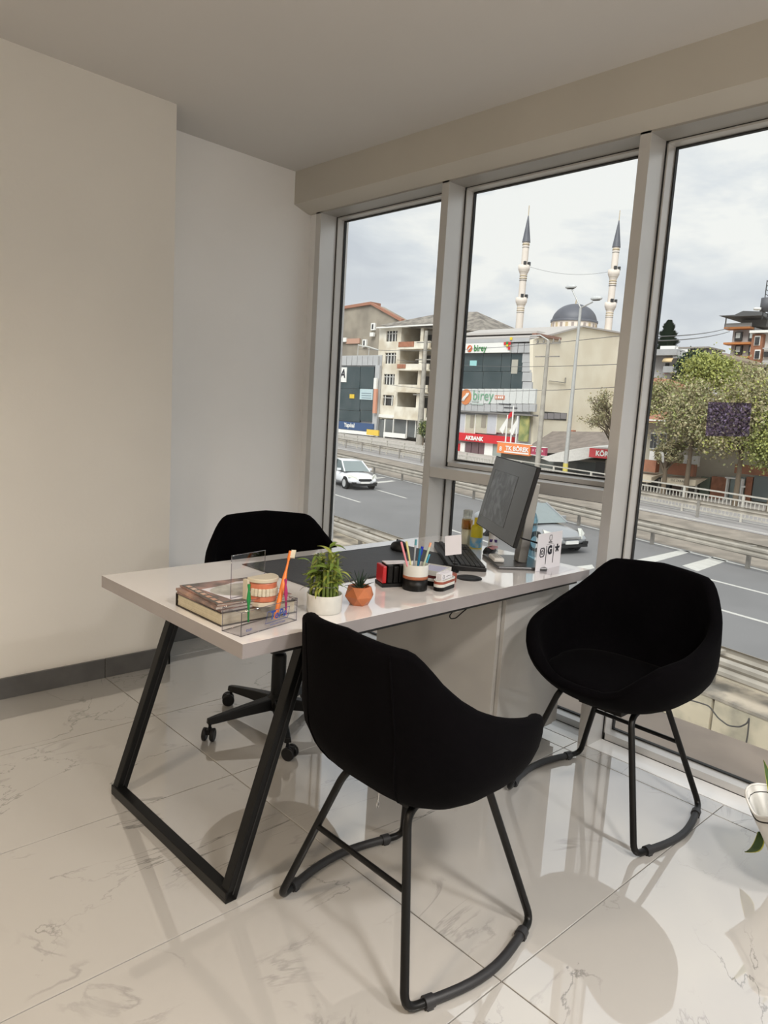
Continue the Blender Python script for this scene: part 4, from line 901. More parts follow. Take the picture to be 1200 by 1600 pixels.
f.part('white_base', wwhite, b, (505, 671.6), (585.5, 677), .25, .3)
f.part('white_logo_board', wwhite, b, (527, 574), (542, 597), .1, .1); f.text('JA', (530, 577), (540, 592), M['ink'], b, .15, bold=.03, shear=.2)
f.part('yellow_notice', C('ylw', (.72, .50, .05), .5), b, (547, 616), (554, 622.5), .1, .1)
f.part('banner', C('pblue', (.48, .60, .62), .6), b, (563, 608), (583, 624.5), .1, .1)
for k in range(3): f.part('banner_line', C('gline', (.22, .28, .32), .6), b, (566, 614 + k*3.6), (581, 615 + k*3.6), .13, .03)
f.part('vertical_sign', wwhite, b, (588.6, 591), (593, 608), .6, .3); f.part('vertical_sign_text', C('salmon', (.62, .30, .20), .6), b, (587.8, 608), (592.3, 646), .6, .3)
arc = [P(px, py) + Vector((4, 0, 0)) for px, py in ((528, 535), (545, 538), (560, 543), (575, 550), (587, 557))]
tr = MB().tube(arc, .12, 6)
for q in arc: tr.bar(q, (q.x, q.y, A.z), .08, .08, up=(1, 0, 0))
tr.bar((74, arc[0].y, A.z + .1), (74, arc[-1].y, A.z + .1), .08, .08); tr.build('roof_truss', C('trussg', (.5, .49, .45), .6), b, world=True)
# gabled grey house behind
f = Fac('x', 88.); P = f.p
b = bldg('house', (88, P(570, 600).y, GZ), 'old grey gabled house with orange tiled roof edge behind the glass shop')
gp = [P(505, 488), P(580, 476), P(628, 503), P(628, 640), P(505, 640)]
MB().prism([(88.2, p.y, max(p.z, GZ)) for p in gp], (3, 0, 0)).build('gable_wall', mat('stained_grey_plaster', (.34, .30, .24), .9, col2=(.24, .21, .17), vscale=.35), b, world=True)
MB().prism([(87.8, p.y, p.z + dz) for p, dz in ((gp[0], 0), (gp[1], 0), (gp[1], .5), (gp[0], .5))], (2.5, 0, 0)).prism([(87.8, p.y, p.z + dz) for p, dz in ((gp[1], 0), (gp[2], 0), (gp[2], .5), (gp[1], .35))], (.8, 0, 0)).build('tiled_roof', C('otile', (.36, .17, .11), .8, vscale=2), b, world=True)
f.part('chimney', brick, b, (560, 471), (563.5, 480), -2, .8)
for q in ((580.5, 505, 586.5, 516), (567, 530.5, 573, 542.5)):
    w = f.part('window', wwhite, b, q[:2], q[2:], .15, .4); xm = (q[0] + q[2]) / 2
    f.part('pane', wdark, w, (q[0] + 1.6, q[1] + 1.8), (xm + .8, q[3] - 1.8), .2, .2)
f.part('air_unit', wwhite, b, (581, 520), (586.5, 526), .5, .4); f.part('salmon_patch', C('salm2', (.50, .30, .22), .9), b, (541, 529), (562, 537), .08, .2)
f.part('white_band', wwhite, b, (531, 528), (542.5, 534.5), .3, .3)
# ruined cream apartment block
f = Fac('x', 70.4, 525); P = f.p
b = bldg('apartment_building', (70.4, P(640, 600).y, GZ), 'derelict cream apartment block with bare balconies and broken roof')
TL, TR = P(596, 511), P(765, 506)
yl, yr = TL.y, P(668, 600).y
def col(px): return P(px, 600).y
# window column and balcony column walls, built around their openings
FL = [(517, 534, 534), (551, 568.5, 567), (584, 601, 600), (617.5, 634, 634)]
f.part('wall_pier', cream, b, (592.6, 511), (603.5, 655), 0, 9); f.part('wall_pier', cream, b, (620.5, 511), (627, 655), 0, 9)
ys = [511, 517, 533.5, 551, 568, 584.5, 601, 617.5, 634, 655]
for i in range(0, 9, 2): f.part('wall_band', cream, b, (603.5, ys[i]), (620.5, ys[i+1]), 0, 9)
for i in range(1, 9, 2):
    w = f.part('window', wdark, b, (603.5, ys[i]), (620.5, ys[i+1]), -.25, .2)
    for xx in ((606.8, 607.6), (611.6, 612.5), (616.4, 617.2)) if i < 7 else ((606, 607), (617, 618)): f.part('window_bar', wwhite, w, (xx[0], ys[i]), (xx[1], ys[i+1]), -.1, .12)
    f.part('window_bar', wwhite, w, (603.5, ys[i] + 4), (620.5, ys[i] + 4.8), -.1, .12)
# balconies: deep recess with slabs and parapets
yb0, yb1 = col(627), col(676)
MB().box((73.9, yb0, P(640, 655).z), (79.4, yb1, P(640, 511).z)).build('recess_wall', C('recess', (.48, .44, .38), .85), b, world=True)
bal = [(534, 544, brick), (569, 577.5, brick), (601.5, 612, cream), (637, 655, cream)]
for i, (y0, y1, mt_) in enumerate(bal):
    f.part('balcony_parapet', mt_ if mt_ is cream else cream, b, (627.5, y0), (676, y1), .5, .3)
    if mt_ is brick: f.part('brick_infill', brick, b, (628, y0 + .5), (652 if i == 0 else 641, y1 - 1.5), .58, .1)
    f.part('balcony_slab', cream, b, (627, y1), (676, y1 + 2), .7, 5)
    top = 513 if i == 0 else bal[i-1][1] + 2
    f.part('door_opening', wdark, b, (635, top + 6), (657, y1 - 1), -3.3, .15); f.part('side_opening', wdark, b, (630.5, top + 6), (634, y1 - 1), -3.35, .15)
f.part('balcony_column', cream, b, (658.5, 511), (663, 655), .2, .6); f.part('end_wall', cream, b, (676, 511), (700, 690), 0, 9)
f.part('ledge', wwhite, b, (594, 509.5), (690, 511.5), .8, 1)
ex = f.p(765, 509)
MB().box((71.4, col(700), GZ), (80.4, col(762), P(740, 514).z)).build('annex_wall', C('wing', (.40, .36, .30), .85), b, world=True)
roofm = mat('broken_roof', (.14, .125, .11), .9, col2=(.30, .27, .23), vscale=1.1)
r0, r1 = P(597, 509), P(765, 519); rd0, rd1 = P(655, 490), P(705, 489)
MB().add([(69.8, r0.y, r0.z), (69.8, r1.y, P(765, 519).z), (75.4, rd1.y, rd1.z + .8), (75.4, rd0.y, rd0.z + .8), (82.4, r0.y, r0.z), (82.4, r1.y, r1.z)], [(0, 1, 2, 3), (3, 2, 5, 4), (0, 3, 4), (1, 5, 2), (0, 4, 5, 1)]).build('broken_hipped_roof', roofm, b, world=True)
f.ref = None
f.part('shopfront_band', wwhite, b, (592, 650), (676, 655), .2, .4)
for i, (x0, x1) in enumerate(((592, 601.5), (602.5, 615), (616.5, 636), (638, 650), (651, 665))):
    f.part('shop_glass', C('shopglass', (.16, .17, .17), .2, vscale=.6, var=.3), b, (x0, 655.5), (x1, 683), .05, .3); f.part('shop_mullion', wwhite, b, (x1, 655), (x1 + 1, 684), .2, .2)
f.part('white_barrier', wwhite, b, (617, 677), (651, 684), 2.2, .3)
o = f.part('yellow_sign', C('ylw2', (.75, .52, .08), .5), b, (589, 672), (607.5, 680.5), 2.0, .2)
# ---- tutoring centre with bank below
f = Fac('x', 60.); P = f.p
b = bldg('shop_building', (60, P(780, 690).y, GZ), 'grey clad corner building with dark glass band, white signs and red bank fascia')
X0, X1 = 690, 833
bt = P(823, 537); side_y = P(833, 600).y
sidem = mat('cream_render', (.86, .79, .64), .85, col2=(.78, .70, .55), vscale=.35)
lt = P(705, 534)
MB().box((60.3, P(X0, 600).y, GZ), (82, side_y + .3, lt.z)).build('walls', clad, b, world=True)
# side wall with low gable, stained cream render
fs_ = Fac('y', side_y); Q = fs_.p
gpts = [Q(833, 700), Q(833, 531), Q(855, 524), Q(908, 509.5), Q(972, 521), Q(972, 700)]
MB().prism([(p.x, side_y, max(p.z, GZ)) for p in gpts], (0, .4, 0)).build('gable_wall', sidem, b, world=True)
MB().prism([(Q(px, py).x, side_y - .25, Q(px, py).z) for px, py in ((846, 525), (908, 508.5), (974, 520), (974, 522.5), (908, 511), (846, 528))], (0, 14, 0)).build('roof', C('greyroof', (.48, .45, .42), .8), b, world=True)
fs_.part('rust_eave', C('rust', (.30, .17, .13), .8), b, (833, 524), (873, 528), .35, .5)
w = fs_.part('window', wdark, b, (843.5, 644), (885, 656), .05, .3)
for k in range(4): fs_.part('pane', C('dullpane', (.30, .28, .29), .3), w, (845 + k*10, 645.5), (853.6 + k*10, 654.5), .12, .1)
fs_.part('round_vent', C('terra', (.40, .14, .08), .7), b, (890, 672), (894.5, 680), .4, .3); fs_.part('wall_pipe', post, b, (856, 596), (881, 597), .2, .1); fs_.part('wall_pipe', post, b, (881, 590), (882, 598), .2, .1)
MB().box((59.5, P(705, 600).y, P(760, 536.5).z), (72, P(826, 600).y, P(760, 535.5).z + .3)).build('terrace_slab', clad, b, world=True)
# roof terrace with glazed balustrade and roof sheet
for i in range(9): f.part('terrace_pane', C('tpane', (.62, .68, .68), .4), b, (736 + i*7.2, 525), (742.6 + i*7.2, 536.5), -2.2, .1)
rs = [P(708, 522), P(825, 518), P(825, 514), P(708, 519)]
MB().prism([(61.5, p.y, p.z) for p in rs], (12, 0, 0)).build('terrace_roof', C('greyroof', (.48, .45, .42), .8), b, world=True)
MB().box((66, P(735, 600).y, lt.z), (72, P(830, 600).y, P(780, 521).z)).build('terrace_room', C('recess', (.48, .44, .38), .85), b, world=True)
f.part('roof_sign', wwhite, b, (700, 537), (801.5, 552), .5, .5)
green = mat('sign_green', (.03, .22, .05), .5); tgreen = mat('sign_teal_green', (.16, .36, .22), .5); sgo = mat('sign_orange', (.62, .13, .04), .5); red = mat('sign_red', (.58, .02, .03), .5); sgy = mat('sign_yellow', (.75, .55, .03), .5)
f.text('birey', (743, 540.5), (768, 549.5), green, b, .56, fill=1.2, bold=.02, sx=.95)
def disc(fac, par, px, py, rx, ry, m, out):
    c = fac.p(px, py); a = fac.p(px + rx, py); h = fac.p(px, py - ry); rw_, rh = (a - c).length, abs(h.z - c.z); mb = MB()
    mb.prism([(fac.val - out, c.y + rw_*math.cos(t), c.z + rh*math.sin(t)) for t in np.linspace(0, 2*PI, 28)[:-1]], (.04, 0, 0)); return mb.build('logo_disc', m, par, world=True)
def swoosh(fac, par, px, py, s_, out):
    c = fac.p(px, py); k = (fac.p(px + s_, py) - c).length; mb = MB()
    for d_ in (-.22, .0, .22): mb.tube([Vector((fac.val - out, c.y + k*(.55 - t*1.1) + k*d_, c.z - k*.75 + t*k*1.5 + .12*k*math.sin(t*6))) for t in np.linspace(0, 1, 8)], [k*.05, k*.1, k*.12, k*.11, k*.12, k*.1, k*.12, k*.05], 6)
    return mb.build('logo_figures', wwhite, par, world=True)
disc(f, b, 739, 545.5, 3.9, 5.4, sgo, .56); swoosh(f, b, 739, 545.5, 3.2, .60)
for (px, py, mt_) in ((794.5, 537.5, red), (798, 537, green), (801.5, 537.5, red), (798, 541, sgy), (800.7, 545, red), (804, 530, sgy)):
    f.part('logo_square', mt_, b, (px - 1.7, py - 2.2), (px + 1.7, py + 2.2), .6, .08)
for i, (x0, x1) in enumerate(((700, 722), (723, 755), (755.6, 784), (784.6, 799), (799.6, 817.5))):
    for y0, y1 in ((552.6, 580), (580.6, 607)): f.part('glass_panel', dglass, b, (x0, y0), (x1, y1), .1, .3)
f.part('cyan_notice', C('cyanish', (.32, .60, .60), .5), b, (735.5, 563.5), (746, 572), .15, .1); f.part('curtain', C('curt', (.42, .40, .34), .8), b, (800.5, 562), (810, 584), .14, .05)  # the notice is a plain pale cyan board
for i, y in enumerate((552.5, 567, 582, 597)): f.part('cladding_panel', clad, b, (818, y), (832.5, y + 14.2), .2, .5)
xs = list(range(700, 834, 10))
for x0 in xs:
    f.part('cladding_panel', C('clad2', (.62, .63, .61), .5), b, (x0, 607.8), (x0 + 9.4, 631), .35, .3); f.part('cladding_panel', clad, b, (x0, 631.6), (x0 + 9.4, 643.5), .35, .3)
for x0 in (803, 813, 823): f.part('cladding_panel', clad, b, (x0, 537), (x0 + 9, 551.5), .35, .3)
disc(f, b, 731.5, 620.5, 8.4, 12.3, mat('sign_orange_pale', (.62, .22, .08), .5), .40); swoosh(f, b, 731.5, 620.5, 6.8, .46)
f.text('birey', (742, 611.5), (775, 626), tgreen, b, .42, fill=1.25, bold=.0, sx=.92)
f.part('orange_tag', C('otag', (.55, .22, .14), .5), b, (777, 618), (792, 624.5), .40, .06); [f.part('tag_mark', wwhite, b, (x, 619.6), (x + w_, 622.9), .44, .05) for x, w_ in ((778.5, 1.2), (782, 2), (785, 2), (788, 2))]
for y in (626.5, 631): f.part('small_print', C('sp', (.40, .46, .42), .6), b, (741, y), (752 if y < 630 else 759, y + 1.8), .42, .05)
f.part('small_print', M['ink'], b, (783, 631), (802, 632.2), .42, .05); f.part('small_print', M['ink'], b, (791, 636.8), (812, 638), .42, .05)
f.part('dark_soffit', C('soff', (.20, .19, .18), .7), b, (700, 644), (837, 646.5), .5, 1)
for i, (x0, x1) in enumerate(((700, 714), (728, 743), (743.8, 762), (777, 806))):
    w = f.part('window_glass', C('beigeglass', (.50, .48, .38), .3), b, (x0, 648), (x1, 677), .05, .3)
    f.part('blind', C('blind', (.30, .27, .22), .6), w, (x0 + (x1-x0)*.5, 649), (x1 - 2, 668), .1, .05); f.part('window_frame', wwhite, w, (x0 - .8, 647), (x0, 678), .12, .1)
for x0, x1 in ((714, 727), (762.6, 776), (807, 812)): f.part('wall_panel', C('clad3', (.50, .51, .54), .5), b, (x0, 647), (x1, 678), .12, .3)
f.part('plant_poster', mat('poster_green', (.14, .20, .08), .6, col2=(.45, .42, .16), vscale=.9), b, (812.6, 649), (827, 690), .15, .2)
f.part('red_fascia', red, b, (700, 678.5), (804, 691), .45, .5); f.text('AKBANK', (733, 682.5), (758, 688), wwhite, b, .51, fill=1.25, bold=.03, sx=1.05)
f.part('white_pier', wwhite, b, (719, 691.5), (726, 730), .1, .3); f.part('white_pier', wwhite, b, (757, 691.5), (770, 730), .1, .3)
for x0, x1 in ((726.6, 735), (736, 746.5), (747.5, 757)): f.part('bank_glass', C('bankg', (.16, .10, .11), .25), b, (x0, 691.5), (x1, 730), .0, .3)
f.part('cash_machine', red, b, (712, 693), (718.5, 730), .3, .4)
f.part('service_door', C('sdoor', (.30, .33, .30), .6), b, (771, 691.5), (806, 730), .1, .3)
# flagpoles
fx = Fac('x', 56.)
for i, (pb, pt_, fc, lb) in enumerate((((789, 700), (791, 648), 'w', 'white flagpole with drooping white flag beside the bank'), ((797, 700), (800, 634), 'r', 'tallest white flagpole with red flag'), ((805, 700), (807.5, 650), 'w', 'white flagpole with white flag nearest the poster'))):
    p, q = fx.p(*pb), fx.p(*pt_); r = empty('flagpole', (p.x, p.y, GZ), 0, lb, 'flagpole', 'flagpoles before the bank')
    MB().tube([(p.x, p.y, GZ), (p.x, p.y, q.z)], .07, 8).build('pole', wwhite, r, world=True)
    m = MB(); z0 = q.z - .1; s_ = .75
    m.prism([(p.x, p.y, z0), (p.x + .02, p.y + .25*s_, z0 - .35), (p.x + .02, p.y + .9*s_*1.3, z0 - 1.35), (p.x, p.y + .55*s_, z0 - 1.75), (p.x, p.y + .02, z0 - .7)] if fc == 'w' else [(p.x, p.y, z0 - .4), (p.x, p.y + .3, z0 - .5), (p.x, p.y + .75, z0 - 1.1), (p.x, p.y + .5, z0 - 1.15), (p.x, p.y, z0 - .8)], (.03, 0, 0)); m.build('flag', wwhite if fc == 'w' else red, r, world=True)
# pastry shop kiosk with signs
fk = Fac('x', 52.); P = fk.p
b = bldg('kiosk', (52, P(815, 720).y, GZ), 'small kiosk with orange pastry sign and dark front beside the fence', 'kiosk')
fk.part('kiosk_body', C('kdark', (.10, .11, .10), .6), b, (778, 712), (872, 745), -.3, 2)
fk.part('orange_sign', mat('tk_orange', (.80, .25, .08), .5), b, (780, 693), (831.5, 710), .3, .3).rotation_euler = (0, 0, 0)
fk.text('TK BÖREK', (795, 698), (828, 706), wwhite, b, .36, fill=.95, bold=.02, sx=1.0); fk.part('sign_line', wwhite, b, (791, 706.3), (829.5, 708.6), .34, .05)
fk.text('8', (783, 697.5), (789, 705), wwhite, b, .36, bold=.02)
fk.part('maroon_sign', mat('maroon', (.38, .05, .10), .5), b, (833, 699), (855.5, 711), .3, .3); fk.text('B  DÖNER', (835, 701.5), (853.5, 707.5), wwhite, b, .36, fill=.6)
fk.part('sign_border', wwhite, b, (832, 698), (856, 699), .32, .3); fk.part('sign_border', wwhite, b, (832, 711), (856, 712), .32, .3); fk.part('sign_border', wwhite, b, (779.5, 692), (832, 693), .32, .3)
# brown roofed restaurant with white tent
b = bldg('restaurant', (56, fx.p(890, 730).y, GZ), 'low restaurant with brown shingle roof and white awning behind the fence', 'restaurant')
P = fx.p; zr = P(850, 684).z
vs = [P(831, 706), P(985, 704), P(985, 699), P(905, 682), P(833, 683)]
MB().add([(54, P(829, 708).y, P(829, 708).z), (54, P(990, 716).y, P(990, 708).z), (60.5, P(985, 700).y - 1, P(990, 700).z + .6), (60.5, P(903, 682).y, P(903, 682).z + .5), (60.5, P(833, 682).y + 1, P(833, 682).z + .5), (66, P(829, 708).y, 0), (66, P(990, 716).y, 0)], [(0, 1, 2, 3, 4), (4, 3, 2, 6, 5), (0, 4, 5), (1, 6, 2), (0, 5, 6, 1)]).build('shingle_roof', mat('brown_shingle', (.24, .20, .17), .9, var=.25, vscale=1.5), b, world=True)
MB().box((54.6, P(832, 740).y, GZ), (65, P(978, 740).y, P(832, 707).z)).build('walls', C('restd', (.20, .18, .15), .8), b, world=True)
fw = Fac('x', 50.); Pw = fw.p
tv = [Pw(845, 716), Pw(872, 707), Pw(900, 701), Pw(930, 699), Pw(958, 700), Pw(958, 709), Pw(930, 713), Pw(905, 719), Pw(880, 722), Pw(858, 721)]
MB().prism([(p.x, p.y, p.z) for p in tv], (3.4, 0, .25)).build('tent_awning', mat('awning_white', (.66, .64, .60), .7, var=.1), b, world=True)
fw.part('dark_front', C('frontd', (.07, .08, .08), .4), b, (846, 722), (955, 760), -1.6, .2); fw.part('door_opening', wdark, b, (915, 722), (931, 745), -1.4, .1)
fw.part('door_pier', C('dpier', (.42, .38, .32), .7), b, (931.5, 718), (934.5, 760), -1.2, .4)
fw.part('log_wall', mat('log_brown', (.28, .17, .10), .8, col2=(.10, .06, .04), vscale=1.6), b, (935, 717), (985, 765), -1.2, .4)
fw.part('red_sign', mat('korfez_red', (.55, .06, .07), .5), b, (927, 702.5), (985, 717), .6, .3); fw.text('KÖRFEZ', (929.5, 705.5), (981, 714.5), wwhite, b, .66, fill=.95, bold=.02)
# ---- mosque far behind
mq = bldg('mosque', tuple(at_d(897, 520, 130))[:2] + (GZ,), 'mosque with grey dome and banded drum behind the cream wall', 'mosque')
stone = mat('pale_stone', (.76, .68, .60), .8, var=.06, vscale=.5); lead = mat('lead_grey', (.115, .12, .14), .5, var=.1, vscale=.5); gold = mat('tan_band', (.52, .42, .26), .7, var=.1); stripe = mat('dark_band', (.22, .21, .20), .7)
dc = at_d(897, 504, 130); R_ = 34.5 * 130 / F_PX; hd = 28 * 130 / F_PX
MB().lathe([(R_*math.cos(a), hd*math.sin(a)) for a in np.linspace(0, PI/2, 16)], c=dc, n=48).build('dome', lead, mq, world=True)
MB().lathe([(R_*1.05, -.1), (R_*1.05, .25), (R_, .3)], c=dc, n=48).build('dome_rim', lead, mq, world=True)
MB().lathe([(R_*1.0, -14), (R_*1.0, -.1)], c=dc, n=48).build('drum', stone, mq, world=True)
for k in range(24):
    a = 2*PI*k/24; MB().obox(dc + Vector((R_*1.005*math.cos(a), R_*1.005*math.sin(a), -.85)), (.05*math.cos(a), .05*math.sin(a), 0), (-.22*math.sin(a), .22*math.cos(a), 0), (0, 0, .5)).build('drum_window', gold if k % 2 else C('dwin', (.35, .30, .27), .6), mq, world=True)
MB().tube([dc + Vector((0, 0, hd)), dc + Vector((0, 0, hd + 1.2))], [.12, .04], 8).build('finial', gold, mq, world=True)
MB().box((dc.x - 5.5, dc.y - 5.5, GZ), (dc.x + 5.5, dc.y + 5.5, dc.z - 1.6)).build('prayer_hall', stone, mq, world=True)
def minaret(lb, axis, pxs):
    s_ = 130 / F_PX; base = at_d(*axis, 130); zf = lambda py: at_d(axis[0] + (axis[1] - py) * .065, py, 130).z
    r = empty('minaret', (base.x, base.y, GZ), 0, lb, 'minaret', 'twin minarets of the mosque'); c = Vector((base.x, base.y, 0)); tip, cone, b1, b1e, b2, b2e = pxs
    R1, R2, R3 = 5.0*s_, 5.2*s_, 5.6*s_
    def ring(z0, z1, r0, nm, m): return MB().lathe([(r0*.9, z0), (r0, z0), (r0, z1), (r0*.9, z1)], c=c, n=20).build(nm, m, r, world=True)
    MB().lathe([(6.4*s_, zf(cone)), (6.2*s_, zf(cone) + .15), (.08, zf(tip))], c=c, n=20).build('spire', lead, r, world=True)
    MB().tube([c + Vector((0, 0, zf(tip))), c + Vector((0, 0, zf(tip) + 1.7))], .07, 6).build('finial', gold, r, world=True)
    MB().lathe([(R1, zf(b1e)), (R1, zf(cone))], c=c, n=20).build('shaft', stone, r, world=True)
    MB().lathe([(R2, zf(b2e)), (R2, zf(b1))], c=c, n=20).build('shaft', stone, r, world=True)
    MB().lathe([(R3*1.12, GZ), (R3, zf(b2e))], c=c, n=20).build('shaft', stone, r, world=True)
    for (y0, y1) in ((b1, b1e), (b2, b2e)):
        zt_, zb_ = zf(y0), zf(y1); h = zt_ - zb_
        MB().lathe([(5.3*s_, zb_ - h*.35), (6.4*s_, zb_ - h*.05), (8.2*s_, zb_ + h*.3), (8.8*s_, zb_ + h*.45), (9.0*s_, zt_), (8.2*s_, zt_), (8.2*s_, zt_ - h*.35), (5*s_, zt_ - h*.35)], c=c, n=20).build('balcony', stone, r, world=True)
        ring(zb_ + h*.02, zb_ + h*.1, 6.9*s_, 'band', gold); ring(zb_ - h*.52, zb_ - h*.42, 5.9*s_, 'band', gold); ring(zb_ - h*.85, zb_ - h*.75, 5.9*s_, 'band', gold); ring(zb_ - h*1.12, zb_ - h*1.04, 5.8*s_, 'band', stripe)
        for a in (-2.4, -1.2, .3): MB().obox(c + Vector((7.6*s_*math.cos(a), 7.6*s_*math.sin(a), zt_ + .25)), (.22*math.cos(a), .22*math.sin(a), 0), (-.25*math.sin(a), .25*math.cos(a), 0), (0, 0, .28)).build('loudspeaker', wdark, r, world=True)
    ring(zf(cone) - .5, zf(cone) - .3, R1*1.1, 'band', gold); ring(zf(cone) - .95, zf(cone) - .85, R1*1.06, 'band', stripe)
minaret('slender white minaret standing clear of the dome, nearer the derelict block', (812, 500), (343, 382.5, 417, 428, 466, 477))
minaret('slender white minaret beside the street lamp and dome', (951.5, 500), (350, 390, 424, 435.5, 473.5, 484.5))
# ---- street lamp and utility poles
fp_ = Fac('x', 43.5); P = fp_.p
steel = mat('galvanised_steel', (.50, .50, .48), .45, metal=.3, var=.08)
b0, t0 = P(882, 745), P(909, 481); sl = empty('street_lamp', (b0.x, b0.y, GZ), 0, 'tall grey double headed street lamp before the cream wall', 'street lamp')
bx_, by_ = (b0.x, b0.y); zt_ = t0.z
MB().tube([(bx_, by_, GZ), (bx_, by_, zt_)], [.17, .085], 12).build('pole', steel, sl, world=True)
hl, hr_ = P(892, 448), P(932, 466); jn = Vector((bx_, by_, zt_))
MB().tube([jn, hl], .05, 8).build('arm', steel, sl, world=True); MB().tube([jn, P(926, 472) + Vector((0, 0, .0))], .05, 8).build('arm', steel, sl, world=True)
for h_, s2 in ((hl, 1), (hr_, -1)): MB().lathe([(.02, -.14), (.25, -.10), (.30, .0), (.18, .12), (.02, .16)], c=h_, n=16, sx=.7, sy=1.5).build('lamp_head', C('lamph', (.55, .56, .55), .4), sl, world=True); MB().lathe([(.02, -.16), (.2, -.15), (.2, -.12)], c=h_, n=16, sx=.7, sy=1.4).build('lamp_glass', wdark, sl, world=True)
MB().tube([(bx_, by_, GZ + .35), (bx_, by_, GZ + 1.3)], .175, 12).build('yellow_band', C('yband', (.60, .50, .12), .6), sl, world=True)
concp = mat('concrete_pole', (.42, .39, .34), .85, var=.2, vscale=2)
b0, t0 = P(838, 745), P(857, 532); up_ = empty('utility_pole', (b0.x, b0.y, GZ), 0, 'grey utility pole with insulators next to the kiosk sign', 'utility pole')
MB().tube([(b0.x, b0.y, GZ), (b0.x, b0.y, t0.z)], [.20, .12], 10).build('pole', concp, up_, world=True)
for z_ in (t0.z - .2, t0.z - 1.1): MB().bar((b0.x, b0.y - 1.0, z_), (b0.x, b0.y + 1.0, z_), .08, .08).build('crossarm', post, up_, world=True)
for k in (-.9, -.4, .4, .9): MB().lathe([(.05, 0), (.09, .08), (.05, .16), (.03, .26)], c=(b0.x, b0.y + k, t0.z - .15), n=10).build('insulator', post, up_, world=True)
MB().tube([(b0.x, b0.y, t0.z), (b0.x - .2, b0.y + .6, t0.z + .35), (b0.x - .4, b0.y + 1.3, t0.z + .3)], .05, 8).build('lamp_arm', steel, up_, world=True)
fq = Fac('x', 64.); P = fq.p
b0, t0 = P(655, 690), P(663, 517); u2 = empty('utility_pole', (b0.x, b0.y, GZ), 0, 'tapered concrete utility pole in front of the derelict block', 'utility pole')
MB().tube([(b0.x, b0.y, GZ), (b0.x, b0.y, t0.z)], [.42, .20], 10).build('pole', concp, u2, world=True)
for z_ in (P(661, 535).z, P(660, 562).z, P(659, 617).z): MB().bar((b0.x, b0.y - 1.5, z_), (b0.x, b0.y + 1.5, z_), .12, .12).build('crossarm', post, u2, world=True)
def wire(lb, p, q, sag=.8, r=.022):
    pts = []
    for t in np.linspace(0, 1, 24): w = p.lerp(q, t); w.z -= sag * 4 * t * (1 - t); pts.append(w)
    tag(MB().tube(pts, r, 5).build('power_line', C('wirem', (.12, .12, .12), .6)), lb, 'power line', 'power lines across the street')
wire('thin power line crossing in front of the glass building, uppermost', fq.p(560, 545), fp_.p(1010, 520), .6); wire('thin power line crossing the cream wall at mid height', fq.p(600, 600), fp_.p(1010, 602), .6)
wire('thin power line crossing the cream wall below the roof', fq.p(620, 562), fp_.p(1010, 567), .5)
wire('upper power line running towards the orange trimmed flats', fp_.p(1000, 526), Fac('x', 100).p(1140, 512), .3, .04); wire('lower power line running towards the orange trimmed flats', fp_.p(1000, 533), Fac('x', 100).p(1140, 518), .3, .04)
wire('thin wire strung between the two minarets', at_d(828, 417, 130), at_d(955, 424, 130), .9, .025)
# ---- houses on the right
f = Fac('x', 92.); P = f.p
b = bldg('house', (92, P(1050, 600).y, GZ), 'white two storey house with grey balconies and yellow scalloped awnings', 'house')
wh2 = mat('white_render', (.68, .66, .66), .8, var=.08); gcon = mat('grey_parapet', (.42, .42, .42), .8, var=.12, vscale=.8)
MB().box((93.5, P(1000, 600).y, GZ), (99.5, P(1083, 600).y, P(1040, 549).z)).build('walls', wh2, b, world=True)
f.part('roof_parapet', gcon, b, (1005, 546.5), (1062, 556), .8, 2.5); f.part('roof_parapet', gcon, b, (1055, 550), (1093, 560), .6, 2.5)
f.part('balcony', gcon, b, (1041, 573), (1073, 583), .9, 2.2); f.part('roof_room', wwhite, b, (1020, 538), (1043, 549), -2, 3); f.part('white_sheet', wwhite, b, (1048, 541), (1069, 551), -1.5, .3)
f.part('roof_shelter', C('rshel', (.20, .18, .17), .8), b, (1069, 541), (1096, 557), -2, 4); f.part('shelter_roof', C('rsr', (.28, .25, .22), .8), b, (1052, 540), (1100, 542.4), -1.4, 5)
for (x0, y0) in ((1041, 559), (1064, 563)):
    pa, pb_ = P(x0, y0), P(x0 + 14, y0 + 8); m = MB(); vs = []
    for i in range(6):
        a = (PI/2)*i/5
        for yy in (pa.y, pb_.y): vs.append((92.3 - 1.3*math.sin(a), yy, pb_.z + (pa.z - pb_.z)*math.cos(a)))
    m.add(vs, [(2*i, 2*i+1, 2*i+3, 2*i+2) for i in range(5)], 0, True); o = m.build('awning', C('awny', (.66, .50, .28), .7), b, world=True); so = o.modifiers.new('s', 'SOLIDIFY'); so.thickness = .05
    f.part('window', wdark, b, (x0 + 2, y0 + 8), (x0 + 11, y0 + 13), -1.4, .3)
f.part('window', wdark, b, (1042, 585), (1058, 594), -1.3, .3); f.part('window', C('shade', (.35, .33, .33), .5), b, (1060, 585), (1068, 594), -1.3, .3); f.part('red_notice', C('rn', (.50, .25, .25), .6), b, (1031, 576), (1037, 583), -1.2, .2); f.part('window', wdark, b, (1032, 566), (1037, 573), -1.3, .3)
